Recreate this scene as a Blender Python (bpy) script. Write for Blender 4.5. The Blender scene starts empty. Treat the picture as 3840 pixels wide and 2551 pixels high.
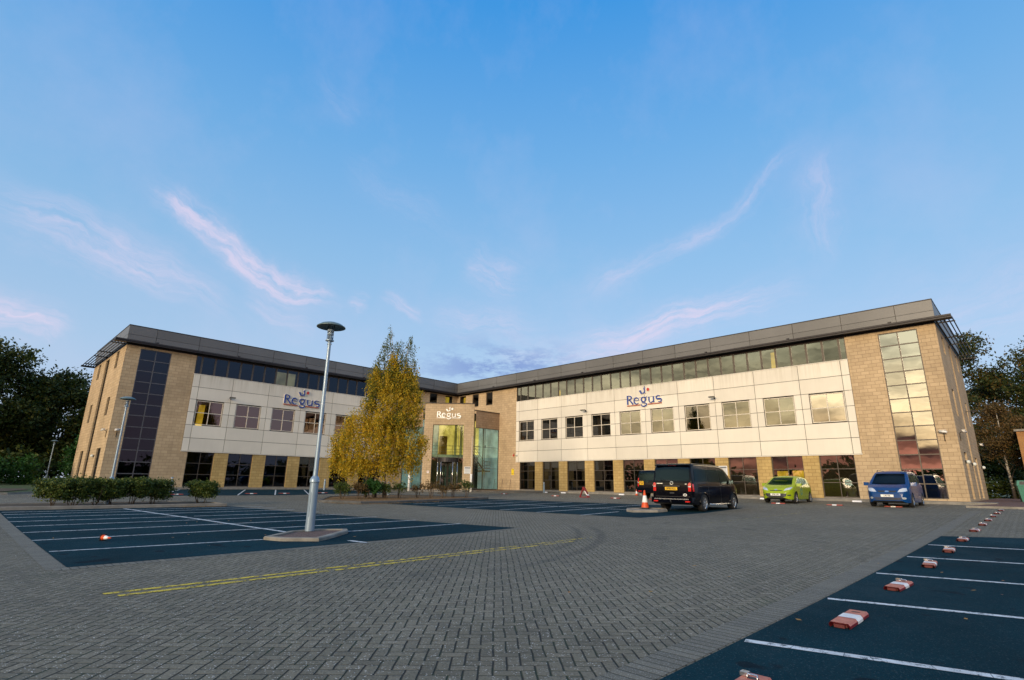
import bpy, bmesh, math, random
import numpy as np
from mathutils import Vector, Matrix
from mathutils.bvhtree import BVHTree
from mathutils.geometry import delaunay_2d_cdt
random.seed(7); rng = np.random.default_rng(11)
R = math.radians
scn = bpy.context.scene
COL = scn.collection

# ------------------------------------------------------------------ ground height (metres)
def gz(x, y):
    k = 4.0
    m = -k*math.log(math.exp(-max(x, -60)/k) + math.exp(-max(y, -60)/k))
    t = m/30
    if t <= 0: s = 0
    elif t < .8: s = t
    elif t > 1.2: s = 1
    else:
        u = (t-.8)/.4; s = .8+.4*(u-u*u/2)
    return -.12-.48*s

# ------------------------------------------------------------------ object helpers
def link(o, parent=None):
    COL.objects.link(o)
    if parent is not None: o.parent = parent
    return o
def tag(o, label=None, cat=None, group=None, kind=None):
    if label: o['label'] = label
    if cat: o['category'] = cat
    if group: o['group'] = group
    if kind: o['kind'] = kind
    return o
def thing(name, label, cat, loc=(0, 0, 0), rz=0, group=None):
    o = bpy.data.objects.new(name, None); link(o)
    o.empty_display_size = .2
    o.location = loc; o.rotation_euler = (0, 0, rz)
    return tag(o, label, cat, group)
def copy_tree(o, parent=None):
    c = o.copy(); COL.objects.link(c)
    if parent is not None: c.parent = parent
    for ch in [q for q in ALLKIDS.get(o.name, [])]:
        copy_tree(ch, c)
    return c
ALLKIDS = {}
def dup(o, loc, rz=0, label=None, scale=None):
    c = copy_tree2(o)
    c.location = loc; c.rotation_euler = (0, 0, rz)
    if scale: c.scale = scale if not isinstance(scale, (int, float)) else (scale,)*3
    if label: c['label'] = label
    return c
def copy_tree2(o, parent=None):
    c = o.copy(); COL.objects.link(c)
    if parent is not None: c.parent = parent
    for ch in list(o.children):
        if ch.name != c.name: copy_tree2(ch, c)
    return c

class MB:
    """collects faces with optional uv and material slots, builds ONE mesh"""
    def __init__(s): s.v = []; s.f = []; s.uv = []; s.m = []; s.sm = []
    def add(s, vs, fs, uvs=None, m=0, smooth=False):
        b = len(s.v); s.v += [tuple(p) for p in vs]
        for i, f in enumerate(fs):
            s.f.append([b+k for k in f]); s.m.append(m); s.sm.append(smooth)
            s.uv.append(uvs[i] if uvs else None)
        return s
    def quad(s, a, b, c, d, uv=None, m=0): return s.add([a, b, c, d], [(0, 1, 2, 3)], [uv] if uv else None, m)
    def hexa(s, P, m=0):
        return s.add(P, [(0, 3, 2, 1), (4, 5, 6, 7), (0, 1, 5, 4), (1, 2, 6, 5), (2, 3, 7, 6), (3, 0, 4, 7)], None, m)
    def box(s, x0, x1, y0, y1, z0, z1, m=0, M=None):
        P = [(x0, y0, z0), (x1, y0, z0), (x1, y1, z0), (x0, y1, z0), (x0, y0, z1), (x1, y0, z1), (x1, y1, z1), (x0, y1, z1)]
        if M: P = [M(*p) for p in P]
        return s.hexa(P, m)
    def pbox(s, M, u0, u1, z0, z1, d0, d1, m=0):          # box in a facade plane: M(u, z, out)
        P = [M(u0, z0, d0), M(u1, z0, d0), M(u1, z0, d1), M(u0, z0, d1), M(u0, z1, d0), M(u1, z1, d0), M(u1, z1, d1), M(u0, z1, d1)]
        return s.hexa(P, m)
    def tube(s, pts, rad, n=8, m=0, caps=True):
        pts = [Vector(p) for p in pts]; N = len(pts)
        if isinstance(rad, (int, float)): rad = [rad]*N
        rings = []
        ref = None
        for i, p in enumerate(pts):
            t = (pts[min(i+1, N-1)]-pts[max(i-1, 0)]).normalized()
            if ref is None: ref = t.orthogonal().normalized()
            ref = (ref-t*ref.dot(t))
            if ref.length < 1e-5: ref = t.orthogonal()
            ref.normalize(); b = t.cross(ref)
            rings.append([p+(ref*math.cos(2*math.pi*k/n)+b*math.sin(2*math.pi*k/n))*rad[i] for k in range(n)])
        vs = [q for r in rings for q in r]; fs = []
        for i in range(N-1):
            for k in range(n):
                fs.append((i*n+k, i*n+(k+1) % n, (i+1)*n+(k+1) % n, (i+1)*n+k))
        s.add(vs, fs, None, m, True)
        if caps:
            b = len(s.v)-len(vs)
            s.f.append([b+k for k in range(n)][::-1]); s.m.append(m); s.sm.append(False); s.uv.append(None)
            s.f.append([b+(N-1)*n+k for k in range(n)]); s.m.append(m); s.sm.append(False); s.uv.append(None)
        return s
    def lathe(s, prof, n=24, m=0, c=(0, 0, 0), smooth=True):
        vs = []; fs = []
        for r, z in prof:
            for k in range(n):
                a = 2*math.pi*k/n; vs.append((c[0]+r*math.cos(a), c[1]+r*math.sin(a), c[2]+z))
        for i in range(len(prof)-1):
            for k in range(n): fs.append((i*n+k, i*n+(k+1) % n, (i+1)*n+(k+1) % n, (i+1)*n+k))
        return s.add(vs, fs, None, m, smooth)
    def prism(s, poly, z0, z1, m=0, M=None):              # poly in xy, extruded in z
        n = len(poly); P = [(x, y, z0) for x, y in poly]+[(x, y, z1) for x, y in poly]
        if M: P = [M(*p) for p in P]
        fs = [tuple(range(n))[::-1], tuple(range(n, 2*n))]+[(i, (i+1) % n, n+(i+1) % n, n+i) for i in range(n)]
        return s.add(P, fs, None, m)
    def build(s, name, mats, parent=None, sharp=None, recalc=True):
        me = bpy.data.meshes.new(name); me.from_pydata(s.v, [], s.f)
        if not isinstance(mats, (list, tuple)): mats = [mats]
        for q in mats: me.materials.append(q)
        me.polygons.foreach_set('material_index', s.m)
        me.polygons.foreach_set('use_smooth', s.sm)
        if any(u is not None for u in s.uv):
            L = me.uv_layers.new(name='UVMap'); i = 0; d = []
            for f, u in zip(s.f, s.uv):
                for k in range(len(f)): d += list(u[k]) if u else [0, 0]
            L.data.foreach_set('uv', d)
        if recalc:
            bm = bmesh.new(); bm.from_mesh(me); bmesh.ops.recalc_face_normals(bm, faces=bm.faces); bm.to_mesh(me); bm.free()
        if sharp: me.set_sharp_from_angle(angle=R(sharp))
        me.update()
        return link(bpy.data.objects.new(name, me), parent)

# ------------------------------------------------------------------ materials
class NT:
    def __init__(s, tree): s.t = tree; s.n = tree.nodes; s.l = tree.links
    def new(s, typ, **kw):
        n = s.n.new(typ)
        for k, v in kw.items(): setattr(n, k, v)
        return n
    def put(s, sock, v):
        if v is None: return
        if hasattr(v, 'node'): s.l.new(v, sock)
        else: sock.default_value = v
    def m(s, op, a, b=None, c=None, clamp=False):
        n = s.new('ShaderNodeMath', operation=op, use_clamp=clamp)
        for i, v in enumerate((a, b, c)):
            if v is not None: s.put(n.inputs[i], v)
        return n.outputs[0]
    def mix(s, f, a, b, typ='MIX'):
        n = s.new('ShaderNodeMix', data_type='RGBA', blend_type=typ)
        s.put(n.inputs[0], f)
        for k, v in ((6, a), (7, b)):
            if isinstance(v, (tuple, list)) and len(v) == 3: v = (*v, 1)
            s.put(n.inputs[k], v)
        return n.outputs[2]
    def noise(s, vec, scale, detail=3, rough=.55, out=0, dist=0):
        n = s.new('ShaderNodeTexNoise'); s.put(n.inputs['Vector'], vec)
        n.inputs['Scale'].default_value = scale; n.inputs['Detail'].default_value = detail
        n.inputs['Roughness'].default_value = rough; n.inputs['Distortion'].default_value = dist
        return n.outputs[out]
    def ramp(s, f, stops, interp='LINEAR'):
        n = s.new('ShaderNodeValToRGB'); n.color_ramp.interpolation = interp; e = n.color_ramp.elements
        while len(e) > 1: e.remove(e[-1])
        e[0].position = stops[0][0]; c = stops[0][1]; e[0].color = (*c, 1) if len(c) == 3 else c
        for p, c in stops[1:]:
            q = e.new(p); q.color = (*c, 1) if len(c) == 3 else c
        s.put(n.inputs[0], f); return n.outputs[0]
    def mr(s, v, a, b, c=0, d=1, smooth=False):
        n = s.new('ShaderNodeMapRange'); n.interpolation_type = 'SMOOTHSTEP' if smooth else 'LINEAR'
        s.put(n.inputs[0], v)
        for i, q in enumerate((a, b, c, d)): n.inputs[i+1].default_value = q
        return n.outputs[0]
    def comb(s, x, y, z=0.):
        n = s.new('ShaderNodeCombineXYZ'); s.put(n.inputs[0], x); s.put(n.inputs[1], y); s.put(n.inputs[2], z); return n.outputs[0]
    def sep(s, v):
        n = s.new('ShaderNodeSeparateXYZ'); s.put(n.inputs[0], v); return n.outputs
    def bump(s, h, strength=.3, dist=.01):
        n = s.new('ShaderNodeBump'); n.inputs['Strength'].default_value = strength; n.inputs['Distance'].default_value = dist
        s.put(n.inputs['Height'], h); return n.outputs[0]
def mat(name):
    m = bpy.data.materials.new(name); m.use_nodes = True; t = NT(m.node_tree); b = t.n['Principled BSDF']
    return m, t, b
def plain(name, col, rough=.6, metal=0, var=.15, nscale=6, bump=0, coat=0, spec=None, fine=None):
    m, t, b = mat(name)
    pos = t.new('ShaderNodeTexCoord').outputs['Object']
    n = t.noise(pos, nscale, 4)
    lo = tuple(c*(1-var) for c in col); hi = tuple(min(1, c*(1+var)) for c in col)
    t.put(b.inputs['Base Color'], t.mix(t.mr(n, .3, .7), lo, hi))
    t.put(b.inputs['Roughness'], t.mr(t.noise(pos, nscale*3, 2), .3, .7, max(0, rough-.06), min(1, rough+.06)))
    b.inputs['Metallic'].default_value = metal
    if coat: b.inputs['Coat Weight'].default_value = coat; b.inputs['Coat Roughness'].default_value = .03
    if spec is not None: b.inputs['Specular IOR Level'].default_value = spec
    if bump: t.put(b.inputs['Normal'], t.bump(t.noise(pos, fine or nscale*8, 4), bump, .01))
    return m
def emis(name, col, st):
    m, t, b = mat(name)
    pos = t.new('ShaderNodeTexCoord').outputs['Object']
    n = t.mr(t.noise(pos, 1.3, 2), .35, .65, .6, 1.25)
    t.put(b.inputs['Base Color'], (*[c*.6 for c in col], 1)); t.put(b.inputs['Emission Color'], (*col, 1))
    t.put(b.inputs['Emission Strength'], t.m('MULTIPLY', n, st)); b.inputs['Roughness'].default_value = .7
    return m

def m_blocks(name, c1, c2, mortar):
    m, t, b = mat(name)
    uv = t.new('ShaderNodeTexCoord').outputs['UV']
    br = t.new('ShaderNodeTexBrick'); t.put(br.inputs['Vector'], uv)
    br.offset = .5; br.inputs['Scale'].default_value = 1; br.inputs['Brick Width'].default_value = .45
    br.inputs['Row Height'].default_value = .225; br.inputs['Mortar Size'].default_value = .013
    br.inputs['Mortar Smooth'].default_value = .3; br.inputs['Bias'].default_value = 0
    br.inputs['Color1'].default_value = (*c1, 1); br.inputs['Color2'].default_value = (*c2, 1); br.inputs['Mortar'].default_value = (*mortar, 1)
    big = t.mr(t.noise(uv, .35, 4), .3, .7, .84, 1.1)
    fine = t.mr(t.noise(uv, 30, 4), .3, .7, .9, 1.1)
    # weathering darker in irregular vertical runs
    runs = t.mr(t.noise(t.comb(t.m('MULTIPLY', t.sep(uv)[0], 3), t.m('MULTIPLY', t.sep(uv)[1], .35)), 1, 4), .5, .8, 1, .82)
    col = t.mix(1, br.outputs['Color'], t.m('MULTIPLY', t.m('MULTIPLY', big, fine), runs), 'MULTIPLY')
    t.put(b.inputs['Base Color'], col); b.inputs['Roughness'].default_value = .85; b.inputs['Specular IOR Level'].default_value = .25
    h = t.m('ADD', t.m('MULTIPLY', br.outputs['Fac'], -1), t.m('MULTIPLY', t.noise(uv, 22, 4), .5))
    t.put(b.inputs['Normal'], t.bump(h, .6, .012))
    return m

def m_herring():
    m, t, b = mat('block_paving')
    pos = t.new('ShaderNodeNewGeometry').outputs['Position']
    X, Y, Z = t.sep(pos)
    # rows turned 45 degrees to the kerbs
    a = math.pi*1.25+.0137; c, s = math.cos(a)/.1, math.sin(a)/.1
    u = t.m('ADD', t.m('MULTIPLY', X, s), t.m('MULTIPLY', Y, -c))     # across
    v = t.m('ADD', t.m('MULTIPLY', X, c), t.m('MULTIPLY', Y, s))      # away
    wob = t.noise(pos, 2.2, 2, out=1); wx, wy, _ = t.sep(wob)
    u = t.m('ADD', u, t.m('MULTIPLY', t.m('SUBTRACT', wx, .5), .35)); v = t.m('ADD', v, t.m('MULTIPLY', t.m('SUBTRACT', wy, .5), .35))
    i, j = t.m('FLOOR', u), t.m('FLOOR', v); fu, fv = t.m('SUBTRACT', u, i), t.m('SUBTRACT', v, j)
    k = t.m('FLOORED_MODULO', t.m('SUBTRACT', i, j), 4.0)
    isV = t.m('GREATER_THAN', k, 1.5)
    k1 = t.m('COMPARE', k, 1.0, .1); k2 = t.m('COMPARE', k, 2.0, .1)
    al = t.m('ADD', t.m('ADD', t.m('MULTIPLY', fu, t.m('SUBTRACT', 1., isV)), t.m('MULTIPLY', fv, isV)), t.m('ADD', k1, k2))
    ac = t.m('ADD', t.m('MULTIPLY', fv, t.m('SUBTRACT', 1., isV)), t.m('MULTIPLY', fu, isV))
    dac = t.m('MINIMUM', ac, t.m('SUBTRACT', 1., ac)); dal = t.m('MINIMUM', al, t.m('SUBTRACT', 2., al))
    d = t.m('MINIMUM', dac, dal)
    dU = t.m('ADD', t.m('MULTIPLY', dal, t.m('SUBTRACT', 1., isV)), t.m('MULTIPLY', dac, isV)); dV = t.m('ADD', t.m('MULTIPLY', dac, t.m('SUBTRACT', 1., isV)), t.m('MULTIPLY', dal, isV))
    bi = t.m('SUBTRACT', i, k1); bj = t.m('SUBTRACT', j, k2)
    wn = t.new('ShaderNodeTexWhiteNoise', noise_dimensions='2D'); t.put(wn.inputs['Vector'], t.comb(bi, bj))
    rnd = wn.outputs['Value']; rcol = wn.outputs['Color']
    gap = t.m('ADD', .075, t.m('MULTIPLY', t.noise(pos, 14, 2), .08))
    joint = t.m('SUBTRACT', 1., t.m('MINIMUM', t.m('MINIMUM', t.m('POWER', t.m('DIVIDE', dU, gap), 2.), t.m('POWER', t.m('DIVIDE', dV, t.m('MULTIPLY', gap, .55)), 2.)), 1.0), clamp=True)
    base = t.ramp(rnd, [(0, (.150, .134, .098)), (.2, (.170, .152, .111)), (.5, (.190, .170, .122)), (.85, (.208, .185, .136)), (1, (.225, .198, .146))])
    base = t.mix(t.mr(t.noise(pos, .45, 5), .35, .65), base, (.19, .175, .145)) if False else base
    patch = t.mr(t.noise(pos, .22, 5, .6), .3, .7, .78, 1.2); patch2 = t.mr(t.noise(pos, 1.7, 4), .3, .7, .9, 1.1)
    base = t.mix(1, base, t.m('MULTIPLY', patch, patch2), 'MULTIPLY')
    # exposed aggregate: pale and dark grains
    vo = t.new('ShaderNodeTexVoronoi'); vo.inputs['Scale'].default_value = 78; t.put(vo.inputs['Vector'], pos)
    sx, sy, sz = t.sep(vo.outputs['Color'])
    white = t.m('MULTIPLY', t.m('GREATER_THAN', sx, .86), t.m('LESS_THAN', vo.outputs['Distance'], .42))
    clump = t.mr(t.noise(pos, 7, 4), .36, .58)
    white = t.m('MULTIPLY', white, clump)
    base = t.mix(t.m('MULTIPLY', white, .9), base, (.74, .72, .70))
    base = t.mix(t.m('MULTIPLY', t.m('GREATER_THAN', sy, .8), .45), base, (.045, .045, .04))
    base = t.mix(t.mr(t.noise(pos, 60, 3), .3, .7, 0, .35), base, (.07, .068, .06))
    oil = t.mr(t.m('ADD', t.noise(pos, .9, 4, .6), t.m('MULTIPLY', t.noise(pos, 6, 3), .12)), .70, .80, 0, .5)
    base = t.mix(oil, base, (.045, .045, .042))
    mossp = t.mr(t.noise(pos, 1.1, 5, .7), .60, .78, 0, .35); base = t.mix(mossp, base, (.075, .10, .05))
    dust = t.mr(t.noise(pos, .35, 5, .65), .58, .78, 0, .35)
    base = t.mix(dust, base, (.27, .245, .20))
    # old tyre scuffs: two arcs of a turning circle
    def arc(cx, cy, r, w, a0, a1):
        dx = t.m('SUBTRACT', X, cx); dy = t.m('SUBTRACT', Y, cy)
        rr = t.m('SQRT', t.m('ADD', t.m('MULTIPLY', dx, dx), t.m('MULTIPLY', dy, dy)))
        e = t.m('ABSOLUTE', t.m('SUBTRACT', rr, r)); e = t.mr(e, w*.3, w, 1, 0, True)
        an = t.m('ARCTAN2', dy, dx)
        g = t.m('MULTIPLY', t.mr(an, a0, a0+.25, 0, 1, True), t.mr(an, a1-.25, a1, 1, 0, True))
        return t.m('MULTIPLY', e, g)
    sc = t.m('MAXIMUM', arc(34.3, 31.04, 10.49, .16, 1.55, 2.6), arc(34.3, 31.04, 9.95, .12, 1.75, 2.65))
    sc = t.m('MULTIPLY', sc, t.mr(t.noise(pos, 5, 3),   .3, .7, .22, .5))
    base = t.mix(sc, base, (.03, .03, .033))
    moss = t.mr(t.noise(pos, 3.5, 3), .45, .65)
    jc = t.mix(moss, (.012, .013, .012), (.014, .028, .012))
    t.put(b.inputs['Base Color'], t.mix(joint, base, jc))
    b.inputs['Roughness'].default_value = .82; b.inputs['Specular IOR Level'].default_value = .35
    h = t.m('MINIMUM', t.m('DIVIDE', d, .09), 1.0)
    h = t.m('ADD', h, t.m('MULTIPLY', rnd, .25)); h = t.m('ADD', h, t.m('MULTIPLY', t.noise(pos, 120, 3), .35))
    t.put(b.inputs['Normal'], t.bump(h, .75, .006))
    return m
def m_course(axis):
    m, t, b = mat('edge_course')
    pos = t.new('ShaderNodeNewGeometry').outputs['Position']; X, Y, Z = t.sep(pos)
    u = t.m('DIVIDE', X if axis == 'x' else Y, .1); i = t.m('FLOOR', u); f = t.m('SUBTRACT', u, i)
    d = t.m('MINIMUM', f, t.m('SUBTRACT', 1., f))
    wn = t.new('ShaderNodeTexWhiteNoise', noise_dimensions='1D'); t.put(wn.inputs['W'], i)
    base = t.ramp(wn.outputs['Value'], [(0, (.125, .117, .092)), (1, (.185, .170, .132))])
    vo = t.new('ShaderNodeTexVoronoi'); vo.inputs['Scale'].default_value = 170; t.put(vo.inputs['Vector'], pos)
    w = t.m('GREATER_THAN', t.sep(vo.outputs['Color'])[0], .88)
    base = t.mix(t.m('MULTIPLY', w, .6), base, (.40, .39, .37)); base = t.mix(t.mr(t.noise(pos, 60, 3), .3, .7, 0, .35), base, (.07, .068, .06))
    j = t.mr(d, .03, .09, 1, 0)
    t.put(b.inputs['Base Color'], t.mix(j, base, (.02, .024, .018))); b.inputs['Roughness'].default_value = .82
    t.put(b.inputs['Normal'], t.bump(t.m('ADD', t.m('MINIMUM', t.m('DIVIDE', d, .1), 1.), t.m('MULTIPLY', t.noise(pos, 120, 3), .3)), .7, .006))
    return m
def m_asphalt():
    m, t, b = mat('asphalt')
    pos = t.new('ShaderNodeNewGeometry').outputs['Position']
    n = t.noise(pos, 90, 4, .7); big = t.mr(t.noise(pos, .5, 4), .3, .7, .75, 1.25)
    vo = t.new('ShaderNodeTexVoronoi'); vo.inputs['Scale'].default_value = 110; t.put(vo.inputs['Vector'], pos)
    g = t.sep(vo.outputs['Color'])[0]
    col = t.mix(t.mr(n, .35, .7), (.001, .018, .029), (.003, .036, .052))
    col = t.mix(t.m('MULTIPLY', t.m('GREATER_THAN', g, .95), .28), col, (.10, .13, .15))
    col = t.mix(t.mr(t.noise(pos, .8, 5, .65), .5, .8, 0, .35), col, (.035, .062, .078))
    col = t.mix(1, col, big, 'MULTIPLY')
    drip = t.mr(t.noise(pos, 2.6, 2, .4), .67, .72)
    col = t.mix(t.m('MULTIPLY', drip, .7), col, (.004, .008, .014))
    t.put(b.inputs['Base Color'], col); b.inputs['Roughness'].default_value = .9; b.inputs['Specular IOR Level'].default_value = .08
    t.put(b.inputs['Normal'], t.bump(t.m('ADD', n, t.m('MULTIPLY', vo.outputs['Distance'], .8)), .6, .006))
    return m
def m_paint(name, col, under, wear=.45, scale=14):
    m, t, b = mat(name)
    pos = t.new('ShaderNodeNewGeometry').outputs['Position']
    w = t.mr(t.m('ADD', t.m('MULTIPLY', t.noise(pos, scale, 5, .7), .7), t.m('MULTIPLY', t.noise(pos, 90, 2), .3)), wear, wear+.09)
    cr = t.new('ShaderNodeTexVoronoi', feature='DISTANCE_TO_EDGE'); cr.inputs['Scale'].default_value = 2.3; t.put(cr.inputs['Vector'], pos)
    crack = t.mr(cr.outputs['Distance'], .0, .012, 1, 0)
    w2 = t.m('MULTIPLY', t.m('SUBTRACT', 1., crack), w)
    c = t.mix(1, (*col, 1), t.mr(t.noise(pos, 3, 4), .3, .7, .8, 1.08), 'MULTIPLY')
    t.put(b.inputs['Base Color'], t.mix(w2, under, c)); b.inputs['Roughness'].default_value = .6
    t.put(b.inputs['Normal'], t.bump(t.noise(pos, 100, 3), .4, .004))
    return m
def m_yellow():
    # thin worn paint: survives on the faces of the blocks, lost in joints and in patches
    m, t, b = mat('yellow_line_paint')
    pos = t.new('ShaderNodeNewGeometry').outputs['Position']; X, Y, Z = t.sep(pos)
    n = t.m('ADD', t.m('MULTIPLY', t.noise(pos, 9, 4, .7), .6), t.m('MULTIPLY', t.noise(pos, 60, 3), .4))
    fade = t.mr(X, 25, 38, .545, .462)
    w = t.mr(t.m('SUBTRACT', n, fade), 0, .03)
    tr = t.new('ShaderNodeBsdfTransparent'); mx = t.new('ShaderNodeMixShader')
    b.inputs['Base Color'].default_value = (.64, .48, .04, 1); b.inputs['Roughness'].default_value = .7
    t.put(mx.inputs[0], w); t.l.new(tr.outputs[0], mx.inputs[1]); t.l.new(b.outputs[0], mx.inputs[2])
    t.l.new(mx.outputs[0], t.n['Material Output'].inputs[0])
    return m
def m_clad():
    m, t, b = mat('cream_cladding')
    pos = t.new('ShaderNodeNewGeometry').outputs['Position']; X, Y, Z = t.sep(pos)
    U = t.m('ADD', X, Y)
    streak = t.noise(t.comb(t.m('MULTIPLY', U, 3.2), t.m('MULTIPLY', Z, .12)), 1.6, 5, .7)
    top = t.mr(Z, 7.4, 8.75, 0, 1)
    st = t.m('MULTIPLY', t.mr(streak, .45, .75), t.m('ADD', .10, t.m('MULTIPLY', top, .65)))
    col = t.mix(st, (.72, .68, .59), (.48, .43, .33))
    rpi = t.new('ShaderNodeNewGeometry').outputs['Random Per Island']; col = t.mix(1, col, t.mr(rpi, 0, 1, .91, 1.04), 'MULTIPLY')
    col = t.mix(1, col, t.mr(t.noise(pos, .5, 3), .3, .7, .94, 1.04), 'MULTIPLY')
    t.put(b.inputs['Base Color'], col); b.inputs['Roughness'].default_value = .55
    t.put(b.inputs['Normal'], t.bump(t.noise(pos, 1.2, 2), .15, .02))
    return m
def m_glass(name, tint=(.35, .36, .33), refl=.3, rcol=(.9, .9, .9), wob=.05, edge=.9):
    m, t, b = mat(name); t.n.remove(b)
    g = t.new('ShaderNodeBsdfGlossy'); g.inputs['Roughness'].default_value = .15 if 'car' in name else .015; g.inputs['Color'].default_value = (*rcol, 1)
    tr = t.new('ShaderNodeBsdfTransparent'); tr.inputs['Color'].default_value = (*tint, 1)
    lw = t.new('ShaderNodeLayerWeight'); lw.inputs['Blend'].default_value = .5
    f = t.m('ADD', refl, t.m('MULTIPLY', t.m('POWER', lw.outputs['Facing'], 4.), edge-refl), clamp=True)
    pos = t.new('ShaderNodeNewGeometry').outputs['Position']
    t.put(g.inputs['Normal'], t.bump(t.noise(pos, .9, 2), wob, .05))
    mx = t.new('ShaderNodeMixShader'); t.put(mx.inputs[0], f); t.l.new(tr.outputs[0], mx.inputs[1]); t.l.new(g.outputs[0], mx.inputs[2])
    t.l.new(mx.outputs[0], t.n['Material Output'].inputs[0]); return m
def m_leaf(name, cols, trans=.35, rough=.55):
    m, t, b = mat(name)
    geo = t.new('ShaderNodeNewGeometry')
    pos = t.new('ShaderNodeTexCoord').outputs['Object']
    f = t.m('ADD', t.m('MULTIPLY', geo.outputs['Random Per Island'], .6), t.m('MULTIPLY', t.noise(pos, .55, 3), .5))
    n = len(cols); col = t.ramp(f, [(.1+.8*i/(n-1), c) for i, c in enumerate(cols)])
    t.put(b.inputs['Base Color'], col); b.inputs['Roughness'].default_value = rough; b.inputs['Specular IOR Level'].default_value = .3
    tl = t.new('ShaderNodeBsdfTranslucent'); t.put(tl.inputs['Color'], col)
    mx = t.new('ShaderNodeMixShader'); mx.inputs[0].default_value = trans
    t.l.new(b.outputs[0], mx.inputs[1]); t.l.new(tl.outputs[0], mx.inputs[2]); t.l.new(mx.outputs[0], t.n['Material Output'].inputs[0])
    return m
def m_birch():
    m, t, b = mat('birch_bark')
    pos = t.new('ShaderNodeTexCoord').outputs['Object']; x, y, z = t.sep(pos)
    n = t.noise(t.comb(t.m('MULTIPLY', x, 3), t.m('MULTIPLY', y, 3), t.m('MULTIPLY', z, 9)), 1.5, 4)
    low = t.mr(z, .2, 2.5, .25, 0)
    t.put(b.inputs['Base Color'], t.mix(t.mr(t.m('ADD', n, low), .52, .62), (.42, .38, .31), (.05, .04, .03))); b.inputs['Roughness'].default_value = .8
    return m
def m_metalpanel():
    m, t, b = mat('roof_panel_metal')
    pos = t.new('ShaderNodeNewGeometry').outputs['Position']
    n = t.m('MULTIPLY', t.mr(t.noise(pos, .25, 4), .3, .7, .86, 1.12), t.mr(t.new('ShaderNodeNewGeometry').outputs['Random Per Island'], 0, 1, .9, 1.08))
    t.put(b.inputs['Base Color'], t.mix(1, (.130, .130, .132, 1), n, 'MULTIPLY')); b.inputs['Metallic'].default_value = .2; b.inputs['Roughness'].default_value = .42
    return m

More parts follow.
